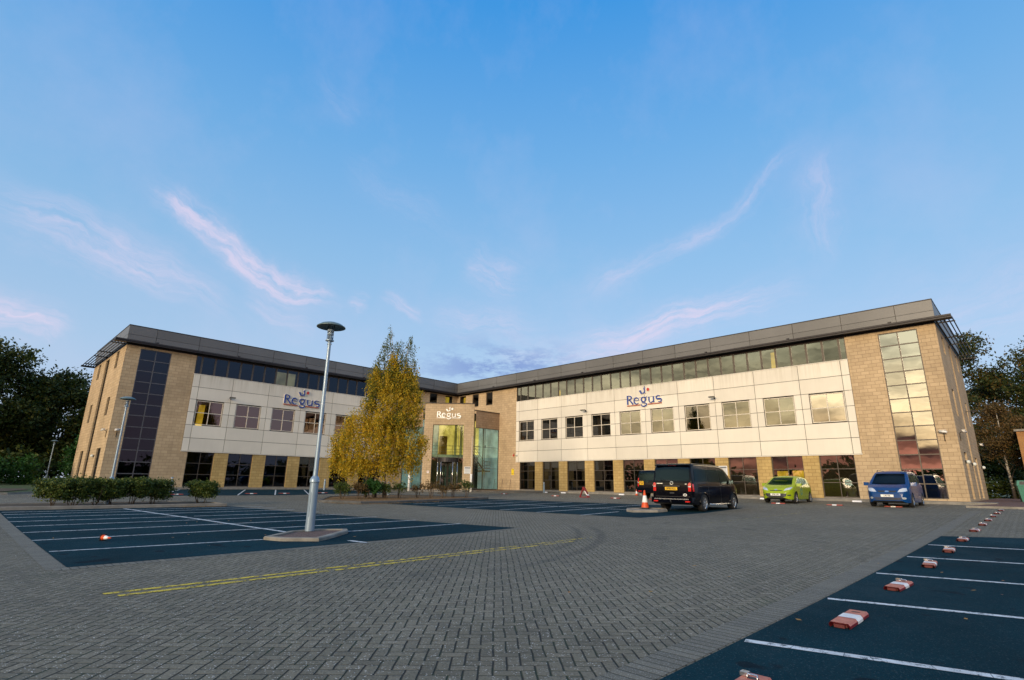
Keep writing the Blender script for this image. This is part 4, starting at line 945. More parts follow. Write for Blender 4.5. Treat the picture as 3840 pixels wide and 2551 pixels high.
# fallen leaves gathered along the kerbs
def litter(name, pts, n, w, seed):
    g = random.Random(seed); mb = MB()
    for _ in range(n):
        k = g.randrange(len(pts)-1); t = g.random(); (x0, y0, u0), (x1, y1, u1) = pts[k], pts[k+1]
        x = x0+(x1-x0)*t+g.gauss(0, w); y = y0+(y1-y0)*t+g.gauss(0, w); z = gz(x, y)+u0+.012; a = g.uniform(0, 6.3); s = g.uniform(.02, .045)
        e = g.uniform(-.006, .012)
        mb.add([(x+s*math.cos(a), y+s*math.sin(a), z+e), (x-s*.6*math.sin(a), y+s*.6*math.cos(a), z), (x-s*math.cos(a), y-s*math.sin(a), z-e*.5+.004), (x+s*.6*math.sin(a), y-s*.6*math.cos(a), z+.004)], [(0, 1, 2, 3)])
    return tag(mb.build(name, MT['litter'], recalc=False), kind='stuff')
litter('fallen_leaves', [(32.8, 22.35, 0), (31.0, 22.4, 0)], 320, .1, 5)
litter('fallen_leaves', [(26, 21.3, 0), (25.2, 23.2, 0), (22.9, 23.2, 0), (20, 22.9, 0)], 900, .13, 6)
litter('fallen_leaves', [(24.5, 18.5, .1), (21.5, 20.6, .1), (17.0, 21.2, .1)], 1300, .7, 7)
litter('fallen_leaves', [(4.8, 8.6, 0), (3.8, 10.9, 0), (2.1, 13.3, 0), (1.8, 17, 0)], 700, .16, 8)
litter('fallen_leaves', [(37, 36, .006), (30, 30, .006), (34, 24, .006)], 70, 2.2, 9)
litter('fallen_leaves', [(36, 48, .006), (28, 47, .006), (34, 44, .006), (30, 40, .004)], 26, 1.6, 10)

# ------------------------------------------------------------------ lamps, bollards, posts, cones
def lamp_post(name, label, loc, s=1., group=None):
    t = thing(name, label, 'street lamp', loc, R(20), group)
    mb = MB()
    mb.lathe([(0, 0), (.115, 0), (.115, .02), (.108, .5), (.108, 1.18), (.125, 1.20), (.125, 1.27), (.09, 1.33), (.062, 1.36), (.058, 1.5), (.045, 4.90)], 24); mb.build('pole', MT['post'], t, sharp=40)
    mb = MB(); mb.box(.095, .112, -.035, .035, .35, .95); mb.build('access_door', MT['post'], t)
    mb = MB(); mb.lathe([(.045, 4.90), (.058, 4.905), (.062, 4.93), (.05, 4.95), (.05, 4.985), (.115, 5.01), (.115, 5.03), (.085, 5.06), (.068, 5.12), (.058, 5.17), (.05, 5.18), (.082, 5.185), (.085, 5.23), (.05, 5.235), (.05, 5.26), (.082, 5.265), (.09, 5.275), (.09, 5.33), (.0, 5.33)], 24); mb.build('lamp_head', MT['post'], t, sharp=40)
    mb = MB()
    for k in range(4): a = k*math.pi/2+.3; mb.tube([(.088*math.cos(a), .088*math.sin(a), 5.04), (.088*math.cos(a), .088*math.sin(a), 5.47)], .008, 6)
    mb.build('support_rod', MT['gutter'], t)
    mb = MB(); mb.lathe([(0, 5.49), (.15, 5.48), (.3, 5.44), (.375, 5.40), (.39, 5.405), (.38, 5.43), (.28, 5.495), (.15, 5.54), (0, 5.555)], 40); mb.build('lamp_shade', MT['disc'], t)
    t.scale = (s, s, s); return t
lamp_post('lamp_post', 'tall pale blue lamp post with dish top on the kerbed gravel island', (33.22, 34.57, -.53), .95, 'dish topped car park lamps')
l2 = dup(bpy.data.objects['lamp_post'], (35.0, 20.75, -.36), R(20), 'shorter dish topped lamp post rising out of the hedge row', .80); l2.scale = (.75, .75, .77)
l3 = dup(bpy.data.objects['lamp_post'], (33.9, -12.2, -.12), R(20), 'small distant dish lamp among the left bushes', .68)

def bollard(label, loc):
    t = thing('light_bollard', label, 'bollard', loc, 0, 'grey lighting bollards'); mb = MB()
    mb.lathe([(0, 0), (.085, 0), (.085, .72), (.075, .73), (.075, .74), (.09, .745), (.09, .765), (.06, .77)], 20); mb.build('shaft', MT['post'], t, sharp=40)
    mb = MB(); mb.lathe([(.06, .77), (.06, .87)], 16); mb.build('lens', MT['platew'], t)
    mb = MB()
    for z in (.79, .83): mb.lathe([(.06, z), (.088, z-.008), (.088, z), (.06, z+.01)], 16)
    mb.lathe([(.09, .87), (.09, .885), (.06, .92), (0, .935)], 20); mb.build('cap', MT['post'], t)
    return t
b0 = bollard('grey lighting bollard behind the right end of the hedge, by the left wing', (28.87, 4.61, gz(28.87, 4.61)))
for lab, x, y in (('grey lighting bollard between ground windows left of the birch', 16.68, 2.6), ('grey lighting bollard just right of the birch stems', 18.6, 15.5), ('grey lighting bollard before the second ground window of the right wing', 1.9, 15.0)):
    dup(b0, (x, y, gz(x, y)+(.0 if x != 18.6 else .02)), 0, lab)
def column(label, loc):
    t = thing('light_column', label, 'light column', loc, R(35), 'slim light columns flanking the entrance'); mb = MB()
    mb.lathe([(0, 0), (.11, 0), (.105, 1.58), (.10, 1.6)], 20); mb.build('base', MT['conew'], t)
    mb = MB(); mb.lathe([(.085, 1.6), (.055, 5.05), (0, 5.06)], 20); mb.build('shaft', plain('cream_shaft', (.50, .40, .28), .4), t)
    mb = MB(); mb.box(.09, .12, -.085, .085, 1.1, 1.5); mb.build('notice_plate', MT['notice'], t)
    return t
c0 = column('slim white based light column left of the porch, partly behind birch leaves', (9.86, 5.44, gz(9.86, 5.44)))
dup(c0, (5.6, 9.23, gz(5.6, 9.23)), R(35), 'slim white based light column in front of the right porch corner')

def cone(label, loc, h=.75, group='orange and white traffic cones'):
    t = thing('traffic_cone', label, 'traffic cone', loc, R(15), group)
    mb = MB(); mb.prism([(-.2, -.16), (-.16, -.2), (.16, -.2), (.2, -.16), (.2, .16), (.16, .2), (-.16, .2), (-.2, .16)], 0, .03); mb.build('base', MT['plastic'], t)
    z = lambda r: h-(r-.025)*(h-.03)/(.135)
    mb = MB(); mb.lathe([(.165, .03), (.16, .05), (.122, h*.32)], 24); mb.build('cone_body', MT['cone'], t); mb = MB(); mb.lathe([(.068, h*.70), (.03, h-.01), (.0, h)], 24); mb.build('cone_tip', MT['cone'], t)
    mb = MB(); mb.lathe([(.122, h*.32), (.124, h*.325), (.070, h*.70), (.068, h*.7)], 24); mb.build('reflective_sleeve', MT['conew'], t)
    return t
k0 = cone('traffic cone standing upright on the small kerbed island left of the black van', (18.3, 34.95, gz(18.3, 34.95)+.10))
dup(k0, (2.0, 24.6, gz(2, 24.6)), 0, 'small traffic cone by the wall left of the dark estate', .62)
kx, ky = 37.13, 33.6
k2 = dup(k0, (kx, ky, gz(kx, ky)+.068), 0, 'knocked over traffic cone lying on the left asphalt bays'); k2.rotation_euler = (R(90), R(0), R(200)); k2.scale = (.32, .32, .36)

def fold_post(label, loc, rz=0., lockbits=True, scale=1., group='folded red and white parking posts'):
    t = thing('parking_post', label, 'parking post', loc, rz, group)
    L, W, H = .72, .175, .042
    def shell(a, b, name, mt, e=0., par=t):
        m = MB(); pr = [(-W/2-e, .0), (-W/2-e, H*.55), (-W/2+.014, H+e), (W/2-.014, H+e), (W/2+e, H*.55), (W/2+e, 0)]
        n = len(pr); vs = [(a, y, z) for y, z in pr]+[(b, y, z) for y, z in pr]
        fs = [(i, i+1, n+i+1, n+i) for i in range(n-1)]
        m.add(vs, fs[:1]+fs[-1:], m=1); m.add(vs, fs[1:-1], m=0)
        # inner lining so the hollow end reads
        vi = [(a, y*.9, z-.012) for y, z in pr]+[(b, y*.9, z-.012) for y, z in pr]; m.add(vi, fs, m=1)
        return m.build(name, mt, par, recalc=False)
    body = shell(-L/2, L/2, 'post_body', [MT['posttop'], MT['postred']])
    shell(-L*.15, L*.13, 'white_band', [MT['postw'], MT['postw']], .004)
    m = MB(); m.box(L/2-.10, L/2-.03, -W*.32, W*.32, .0, .036); m.box(L/2-.05, L/2+.012, -W*.25, W*.25, 0, .028); m.build('hinge', MT['hinge'], t)
    m = MB(); m.prism([(-L/2+.10+.022*math.cos(a), .04*math.sin(a)) for a in [k*math.pi/6 for k in range(12)]], H+.0005, H+.002); m.build('lock_hole', MT['ink'], t)
    if lockbits:
        m = MB(); m.tube([(-L/2+.12, -.035, H+.002), (-L/2+.10, -.03, H+.022), (-L/2+.10, .03, H+.022), (-L/2+.12, .035, H+.002)], .005, 6); m.box(-L/2+.05, -L/2+.10, -.085, -.035, H+.002, H+.024); m.build('padlock', MT['silver'], t)
    t.scale = (scale,)*3
    return t
px_ = [(35.90, 'nearest, cut off by the bottom border'), (33.2, 'second from the camera, largest in full view'), (30.7, 'third from the camera'), (28.05, 'fourth from the camera'), (25.5, 'fifth from the camera'), (22.9, 'last one on the asphalt, sixth from the camera'),
       (19.75, 'first one beyond the asphalt, on the block paving'), (17.1, 'second one beyond the asphalt'), (14.7, 'third one beyond the asphalt'), (12.1, 'fourth one beyond the asphalt'), (9.7, 'fifth one beyond the asphalt'), (6.9, 'farthest, close to the red pavement kerb')]
p1 = None
for k, (x, lab) in enumerate(px_):
    lab = 'folded post of the right-hand row, '+lab
    loc = (x, 45.95, gz(x, 45.95)+(.008 if k < 6 else .003))
    if k == 0: p1 = fold_post(lab, loc, 0, True); p1.rotation_euler = (0, 0, R(0))
    elif k == 1: p2 = fold_post(lab, loc, 0, False)
    else: dup(p1, loc, R(random.uniform(-4, 4)), lab)
wp = [(7.77, 21.23, 'in the row before the right wing, nearest the entrance'), (8.07, 26.69, 'between the raised post and the dark estate'), (7.9, 29.5, 'between the dark estate and the black van'), (7.52, 36.86, 'under the nose of the green hatchback'),
      (7.27, 39.54, 'on the paving between the green and blue cars'), (6.9, 42.01, 'under the front of the blue people carrier'), (7.3, 15.4, 'near the end of the leafy bed by the entrance')]
for x, y, lab in wp: dup(p2, (x, y, gz(x, y)+.004), R(90), 'folded red and white post '+lab)
for k, (x, y, lab) in enumerate([(30.0, 10.55, 'behind the hedge, farthest left'), (25.48, 9.9, 'second from left before the left wing'), (23.21, 9.72, 'third from left before the left wing'), (20.1, 9.11, 'before the left wing, nearest the birch')]):
    dup(p2, (x, y, gz(x, y)+.008), 0, 'folded post '+lab)
# one post standing raised as an A-frame
t = thing('raised_parking_post', 'raised A-shaped red and white parking post before the right wing', 'parking post', (8.26, 24.22, gz(8.26, 24.22)))
mb = MB(); Mx = Matrix.Rotation(R(90), 4, 'Z')
for sx in (-1,): mb.hexa([(-.04, -.42, 0), (.04, -.42, 0), (.04, -.34, 0), (-.04, -.34, 0), (-.04, -.10, .66), (.04, -.10, .66), (.04, -.02, .66), (-.04, -.02, .66)])
mb.box(-.03, .03, -.4, .40, 0, .05); mb.build('strut', MT['postred'], t)
mb = MB(); mb.hexa([(-.10, .36, 0), (.10, .36, 0), (.10, .44, 0), (-.10, .44, 0), (-.10, -.10, .70), (.10, -.10, .70), (.10, .02, .72), (-.10, .02, .72)]); mb.build('post_body', MT['postred'], t)
mb = MB(); mb.hexa([(-.106, .26, .18), (.106, .26, .18), (.106, .37, .14), (-.106, .37, .14), (-.106, .07, .46), (.106, .07, .46), (.106, .16, .43), (-.106, .16, .43)]); mb.build('white_band', MT['postw'], t)
# pale bay markers along the wall kerb
wm = None
for k, (y, x) in enumerate([(15.1, 1.85), (17.2, 1.85), (23.2, 1.95), (34.1, 1.9), (39.4, 1.9)]):
    lab = ['white bay marker nearest the entrance bed', 'white bay marker second from the entrance bed', 'white bay marker left of the dark estate', 'white bay marker between black van and green hatchback', 'white bay marker between green hatchback and blue people carrier'][k]
    if wm is None:
        wm = thing('bay_marker', lab, 'bay marker', (x, y, gz(x, y)), 0, 'white bay markers at the wall kerb'); m = MB(); m.hexa([(-.06, -.24, 0), (.06, -.24, 0), (.06, .24, 0), (-.06, .24, 0), (-.05, -.23, .07), (.02, -.23, .09), (.02, .23, .09), (-.05, .23, .07)]); m.build('marker_block', MT['postw'], wm)
    else: dup(wm, (x, y, gz(x, y)), 0, lab)

# ------------------------------------------------------------------ lettering
def stroke(mb, pts, w, M, d0, d1, m=0):
    """flat ribbon of varying width along pts, extruded between d0 and d1; M maps (u, z, d)"""
    n = len(pts); w = [w]*n if isinstance(w, (int, float)) else w; L, Q = [], []
    for i, p in enumerate(pts):
        a = Vector(pts[max(i-1, 0)]); b = Vector(pts[min(i+1, n-1)]); t = (b-a)
        if t.length < 1e-6: t = Vector((1, 0))
        t.normalize(); nn = Vector((-t.y, t.x))*w[i]/2; L.append(Vector(p)+nn); Q.append(Vector(p)-nn)
    for i in range(n-1):
        P = [L[i], L[i+1], Q[i+1], Q[i]]
        mb.add([M(p.x, p.y, d0) for p in P]+[M(p.x, p.y, d1) for p in P], [(4, 5, 6, 7), (0, 1, 5, 4), (2, 3, 7, 6)]+([(3, 0, 4, 7)] if i == 0 else [])+([(1, 2, 6, 5)] if i == n-2 else []), None, m)
def arcp(cx, cy, rx, ry, a0, a1, n=14): return [(cx+rx*math.cos(R(a0+(a1-a0)*k/n)), cy+ry*math.sin(R(a0+(a1-a0)*k/n))) for k in range(n+1)]
def wv(n, lo, hi): return [lo+(hi-lo)*abs(math.sin(math.pi*k/(n-1))) for k in range(n)]
def logo_letters():
    S = []
    S.append([( [(.07, 0), (.07, .70)], [.13, .13]), (arcp(.12, .53, .30, .165, 88, -88), wv(15, .05, .11)), ([(.07, .695), (.13, .695)], .05), ([(.17, .365), (.28, .33), (.55, -.01)], [.05, .10, .12])])       # R
    S.append([(arcp(.87, .24, .215, .245, 10, 318, 22), wv(23, .045, .115)), ([(.68, .27), (1.08, .27)], .042)])                                                       # e
    S.append([(arcp(1.50, .30, .19, .18, 0, 360, 24), [.075+.03*abs(math.cos(math.pi*2*k/24)) for k in range(25)]), ([(1.60, .44), (1.80, .475)], [.05, .07]), ([(1.40, .135), (1.37, .07), (1.42, .02)], [.05, .06, .06]), (arcp(1.51, -.10, .235, .135, 112, -205, 22), wv(23, .05, .10))])  # g
    S.append([([(1.98, .47), (1.98, .18)], .11), (arcp(2.14, .19, .16, .185, 180, 330, 12), wv(13, .09, .07)), ([(2.37, .47), (2.37, .0)], .11)])                        # u
    S.append([(arcp(2.80, .345, .19, .125, 40, 245, 12)+arcp(2.86, .115, .17, .125, 80, -130, 12)[1:], [.05+.075*math.sin(math.pi*k/24) for k in range(25)])])     # s
    return S
def logo(label, M, u0, z0, s, face, side, red, rule, mirror=1, name='company_sign', d=.0, slim=False):
    o0 = thing(name, label, 'sign')
    T = lambda u, z, dd: M(u0+mirror*u*s, z0+z*s, d+dd*s)
    for nm, st in zip(('letter',)*5, logo_letters()):
        f = MB()
        for pts, w in st: stroke(f, pts, w, T, .055, .085)
        fo = f.build(nm, face, o0)
        b = MB()
        for pts, w in st:
            w2 = [q+.022 for q in w] if isinstance(w, list) else w+.022
            stroke(b, pts, w2, T, .0, .06)
        b.build('letter_return', side, fo)
    cr = [(1.12, 1.03), (1.30, 1.04)]+arcp(1.46, 1.00, .14, .17, 170, 370, 12)+[(1.52, 1.12), (1.66, 1.34), (1.68, .78), (1.30, .74)]
    def poly(mb, P, a, b):
        tri = delaunay_2d_cdt([Vector(p) for p in P], [], [list(range(len(P)))], 1, 1e-5); V, F = tri[0], tri[2]
        mb.add([T(p.x, p.y, b) for p in V], [tuple(f) for f in F]); n = len(P)
        mb.add([T(*p, a) for p in P]+[T(*p, b) for p in P], [(i, (i+1) % n, n+(i+1) % n, n+i) for i in range(n)])
    f = MB(); poly(f, cr, .055, .085); fo = f.build('crown_emblem', face, o0, recalc=False)
    cc = (1.45, 1.0); b = MB(); poly(b, [(cc[0]+(x-cc[0])*1.1, cc[1]+(y-cc[1])*1.08) for x, y in cr], 0, .06); b.build('crown_return', side, fo, recalc=False)
    f = MB(); dot = arcp(1.93, 1.05, .115, .125, 0, 345, 23); poly(f, dot, .055, .085); fo = f.build('emblem_dot', red, o0, recalc=False)
    b = MB(); poly(b, arcp(1.93, 1.05, .135, .145, 0, 345, 23), 0, .06); b.build('dot_return', side, fo, recalc=False)
    for a, e in ((0.0, 1.17), (1.84, 3.02)):
        f = MB(); f.pbox(T, a, e, -.135, -.065, .01, .07); f.build('underline', rule, o0)
    return o0
logo('blue company name sign with red dot on the right wing cladding', MR, 22.93, 7.28, 1.075, MT['signblue'], MT['signside'], MT['signred'], MT['signdim'], 1, d=.065)
logo('blue company name sign with red dot on the left wing cladding', ML, 20.08, 7.28, 1.09, MT['signblue'], MT['signside'], MT['signred'], MT['signdim'], -1, d=.065)
logo('cream lit company name sign over the revolving door', MP, -1.27, 7.02, .79, MT['signwhite'], MT['signside'], MT['signwhite'], MT['signwhite'], 1, d=.01)

def text_mesh(body, size, matl, parent, loc, rot, ext=.004, align='CENTER', sx=1.):
    cu = bpy.data.curves.new('txt', 'FONT'); cu.body = body; cu.size = size; cu.extrude = ext; cu.align_x = align; cu.align_y = 'CENTER'; cu.offset = size*.018
    tmp = bpy.data.objects.new('txt', cu); COL.objects.link(tmp)
    dg = bpy.context.evaluated_depsgraph_get(); dg.update(); me = bpy.data.meshes.new_from_object(tmp.evaluated_get(dg))
    bpy.data.objects.remove(tmp); me.materials.clear(); me.materials.append(matl)
    o = link(bpy.data.objects.new('lettering', me), parent); o.location = loc; o.rotation_euler = rot; o.scale = (sx, 1, 1); return o

# ------------------------------------------------------------------ wall fittings
def wall_thing(name, label, cat, M, u, z, d, build, group=None):
    p = M(u, z, d); t = thing(name, label, cat, p, 0, group); o = Vector(M(0, 0, 0)); eu = Vector(M(1, 0, 0))-o; en = Vector(M(0, 0, 1))-o
    T = lambda a, b, c: tuple(eu*a+Vector((0, 0, b))+en*c)
    build(t, T); return t
def flood(t, T):
    m = MB(); m.pbox(T, -.03, .03, -.12, .06, 0, .05); m.pbox(T, -.025, .025, -.02, .02, .05, .40); m.build('bracket', MT['dark'], t)
    m = MB(); m.hexa([T(-.22, -.07, .32), T(.22, -.07, .32), T(.22, -.02, .60), T(-.22, -.02, .60), T(-.18, .05, .30), T(.18, .05, .30), T(.2, .03, .60), T(-.2, .03, .60)]); h = m.build('lamp_head', MT['dark'], t)
    m = MB(); m.quad(T(-.19, -.075, .34), T(.19, -.075, .34), T(.19, -.028, .58), T(-.19, -.028, .58)); m.build('lens', MT['globe'], h, recalc=False)
for M, u, lab in ((MR, 18.5, 'dark floodlight on the right wing, left of the name sign'), (MR, 30.57, 'dark floodlight on the right wing, right of the name sign'), (ML, 24.48, 'dark floodlight on the left wing cladding')):
    wall_thing('wall_floodlight', lab, 'floodlight', M, u, 7.16, .065, flood, 'floodlights on the cream cladding')
def cctv(t, T):
    m = MB(); m.tube([T(0, -.5, .02), T(0, -.08, .02), T(.0, .0, .1), T(0, .03, .22)], .022, 6); m.build('bracket', MT['fr_dark'], t)
    m = MB(); m.tube([T(-.16, .06, .22), T(.18, .0, .30)], .06, 10); m.pbox(T, -.2, .15, .10, .12, .14, .34); m.build('camera_case', MT['camera_white'], t)
for M, u, z, lab in ((MR, 43.85, 3.82, 'white camera on the right wing front, beside the stair window'), (MRE, 1.2, 3.9, 'white camera round the corner on the right end wall'), (MRE, 12.9, 3.8, 'white camera at the far corner of the right end wall'), (MLE, .75, 3.95, 'white camera on the left end wall near the front corner'), (ML, 31.75, 3.95, 'white camera on the left wing front, beside the stair window')):
    wall_thing('security_camera', lab, 'camera', M, u, z, .0, cctv, 'white security cameras on the walls')
def globe(t, T):
    m = MB(); m.tube([T(0, 0, 0), T(0, 0, .07)], .09, 12); m.build('backplate', MT['dark'], t)
    m = MB()
    c = T(0, 0, .13); m.lathe([(.0, -.11), (.06, -.095), (.10, -.05), (.11, 0), (.10, .05), (.06, .095), (0, .11)], 14, c=c); m.build('lens', MT['globe'], t)
for u, lab in ((1.45, 'round bulkhead light on the right end wall nearest the front corner'), (5.3, 'round bulkhead light in the middle of the right end wall'), (12.4, 'round bulkhead light at the back of the right end wall')):
    wall_thing('bulkhead_light', lab, 'wall light', MRE, u, 2.2, 0, globe, 'round lights on the right end wall')
wall_thing('bulkhead_light', 'round bulkhead light low on the left end wall', 'wall light', MLE, 3.75, 2.2, 0, globe)
wall_thing('bulkhead_light', 'dark ended bracket light high on the right end wall', 'wall light', MRE, 8.9, 5.9, 0, flood)
def yellow_notice(t, T):
    m = MB(); m.pbox(T, -.17, .17, -.3, .3, 0, .02); m.build('board', MT['signyellow'], t); m = MB(); m.pbox(T, .02, .12, .17, .24, .02, .026); m.pbox(T, -.12, .12, -.2, -.17, .02, .026); m.build('print', MT['ink'], t)
wall_thing('notice_board', 'yellow notice on the wall right of the porch glass', 'notice', MR, 9.2, 1.75, .0, yellow_notice)
def white_notice(t, T):
    m = MB(); m.pbox(T, -.32, .32, -.34, .34, 0, .025); m.build('board', MT['notice'], t)
    m = MB(); m.pbox(T, -.27, .27, .16, .28, .025, .032)
    for z in (.08, .02, -.04, -.10, -.16): m.pbox(T, -.24, .24, z-.008, z+.008, .025, .032)
    m.pbox(T, -.22, .2, -.30, -.26, .025, .032); m.build('print', MT['noticeprint'], t)
wall_thing('notice_board', 'white notice with dark heading on the right porch pier', 'notice', MP, 2.0, 1.82, .0, white_notice)
wall_thing('notice_board', 'white notice on the pier behind the black van', 'notice', MR, 30.75, 1.75, .012, white_notice)
def small_notice(t, T):
    m = MB(); m.pbox(T, -.11, .11, -.11, .11, 0, .02); m.build('board', MT['platew'], t); m = MB(); m.pbox(T, -.07, .07, -.02, .03, .02, .025); m.build('print', MT['redlens'], t)
wall_thing('notice_board', 'small square notice on the left porch pier', 'notice', MP, -1.9, 1.6, 0, small_notice)
def domecam(t, T):
    m = MB(); m.tube([T(0, 0, 0), T(0, 0, .12)], .08, 12); m.build('mount', MT['globe'], t); m = MB(); m.lathe([(0, -.07), (.05, -.05), (.07, 0)], 12, c=T(0, -.02, .13)); m.build('dome', MT['dark'], t)
wall_thing('dome_camera', 'small dome camera low at the left end of the right cladding', 'camera', MR, 9.85, 3.35, .065, domecam)
wall_thing('alarm_box', 'small dark alarm box on the wall edge beside the cladding', 'alarm', MR, 9.35, 3.4, 0, lambda t, T: (MB().pbox(T, -.08, .08, -.14, .14, 0, .1) if False else (lambda m: (m.pbox(T, -.08, .08, .04, .14, 0, .09), m.build('sounder', MT['signdim'], t)))(MB()), (lambda m: (m.pbox(T, -.07, .07, -.12, .0, 0, .11), m.build('beacon', MT['redlens'], t)))(MB())))
# thin A-frame trestle rail before the wall
t = thing('wire_fence', 'low thin wire fence on A shaped legs right of the porch', 'fence', (0, 0, 0)); mb = MB()
for y in (7.5, 8.6, 9.75):
    for s in (-.14, .14): mb.tube([(.9, y+s, -.02), (.85, y, 1.02)], .012, 5)
mb.build('legs', MT['fr_dark'], t); mb = MB()
for z in (.98, .6, .25): mb.tube([(.85, 7.3, z), (.85, 9.9, z)], .006, 5)
mb.build('wires', MT['fr_dark'], t)
# litter bin and brick outbuilding at the right border
t = thing('waste_bin', 'green plastic litter bin with sloping hood at the right edge', 'bin', (-6.3, 46.65, -.02), R(8)); mb = MB()
mb.hexa([(-.34, -.30, 0), (.34, -.30, 0), (.34, .30, 0), (-.34, .30, 0), (-.42, -.40, .95), (.42, -.40, .95), (.42, .40, .95), (-.42, .40, .95)]); mb.build('bin_body', MT['bin'], t)
mb = MB(); mb.hexa([(-.45, -.43, .95), (.45, -.43, .95), (.45, .43, .95), (-.45, .43, .95), (-.36, -.36, 1.25), (.36, -.36, 1.25), (.36, .36, 1.25), (-.36, .36, 1.25)]); mb.build('hood', MT['bin'], t)
mb = MB(); mb.hexa([(.43, -.3, 1.0), (.43, .3, 1.0), (.435, .3, 1.0), (.435, -.3, 1.0), (.375, -.25, 1.2), (.375, .25, 1.2), (.385, .25, 1.2), (.385, -.25, 1.2)]); mb.build('flap', MT['plastic'], t)
t = thing('brick_outbuilding', 'corner of an orange brick building at the right border', 'building', (0, 0, 0)); mb = MB()
MO = lambda u, z, d: (-18+d, 46.62+u, z)
wallsheet(mb, MO, 0, 8, -.2, 5.1); wallsheet(mb, lambda u, z, d: (-18-u, 46.62+d, z), 0, 8, -.2, 5.1); mb.build('wall', MT['redbrick'], t, recalc=False)
mb = MB(); mb.box(-26, -17.85, 46.5, 54.7, 5.1, 5.26); mb.build('roof', MT['kerb'], t)

# ------------------------------------------------------------------ vehicles
def interp(P, x):
    if x <= P[0][0]: return P[0][1]
    for (a, b), (c, d) in zip(P[:-1], P[1:]):
        if x <= c:
            t = (x-a)/(c-a) if c > a else 0
            return b+(d-b)*t
    return P[-1][1]
def smooth_prof(P, n=3):
    """Chaikin-rounded profile"""
    for _ in range(n):
        Q = [P[0]]
        for a, b in zip(P[:-1], P[1:]):
            Q += [(a[0]*.8+b[0]*.2, a[1]*.8+b[1]*.2), (a[0]*.2+b[0]*.8, a[1]*.2+b[1]*.8)]
        P = Q+[P[-1]]
    return P
def car_body(t, top, plan, sect, base, wheels, wr, paint, sh=.09, crown=.03, name='body'):
    """loft along x. top: (x, z) profile; plan: (x, half width); sect: (z, factor); wheels: x of axles"""
    top = smooth_prof(top, 2); plan = smooth_prof(plan, 2); sect = smooth_prof(sect, 2)
    x0, x1 = top[0][0], top[-1][0]
    xs = set([p[0] for p in top]+[p[0] for p in plan if x0 < p[0] < x1]+[x0+(x1-x0)*k/70 for k in range(71)])
    Ra = wr+.055
    for w in wheels:
        for k in range(25): xs.add(w-Ra*math.cos(math.pi*k/24))
    xs = sorted(xs); xs2 = [xs[0]]
    for x in xs[1:]:
        if x-xs2[-1] > .004: xs2.append(x)
    xs = xs2
    def bottom(x):
        z = base
        for w in wheels:
            if abs(x-w) < Ra: z = max(z, wr+math.sqrt(max(0, Ra*Ra-(x-w)**2)))
        e = min(x-x0, x1-x)
        if e < .25: z = max(z, base+.10*(1-e/.25)**2)
        return z
    NL, NS = 16, 6; rings = []
    for x in xs:
        zt = interp(top, x); zb = min(bottom(x), zt-.03); w = interp(plan, x); s = min(sh, (zt-zb)*.5)
        ring = [(x, 0, zb), (x, w*interp(sect, zb)*.86, zb), (x, w*interp(sect, zb)*.97, zb+.004)]
        for k in range(NL+1):
            z = zb+.012+(zt-s-zb-.012)*k/NL; ring.append((x, w*interp(sect, z), z))
        ys = w*interp(sect, zt-s)
        for k in range(1, NS+1):
            a = math.pi/2*k/NS; ring.append((x, ys-s*1.1*(1-math.cos(a)), zt-s+s*math.sin(a)))
        yt = ring[-1][1]
        for k in range(1, 6): q = yt*(1-k/5); ring.append((x, q, zt+crown*(1-(q/yt)**2)*min(1, (zt-zb))))
        rings.append(ring)
    m = MB(); N = len(rings[0]); V = []
    for r in rings: V += r+[(x, -y, z) for x, y, z in r[1:-1][::-1]]
    K = len(rings[0])+len(rings[0])-2; F = []
    for i in range(len(rings)-1):
        for k in range(K): F.append((i*K+k, i*K+(k+1) % K, (i+1)*K+(k+1) % K, (i+1)*K+k))
    F.append(tuple(range(K))[::-1]); F.append(tuple((len(rings)-1)*K+k for k in range(K)))
    m.add(V, F, None, 0, True)
    under = {0, 1, K-1, K-2}
    for i in range(len(m.f)-2):
        if i % K in under: m.m[i] = 1
    o = m.build(name, [paint, MT['plastic']], t, sharp=38)
    me = o.data; bvh = BVHTree.FromPolygons([v.co.copy() for v in me.vertices], [tuple(p.vertices) for p in me.polygons])
    return o, bvh
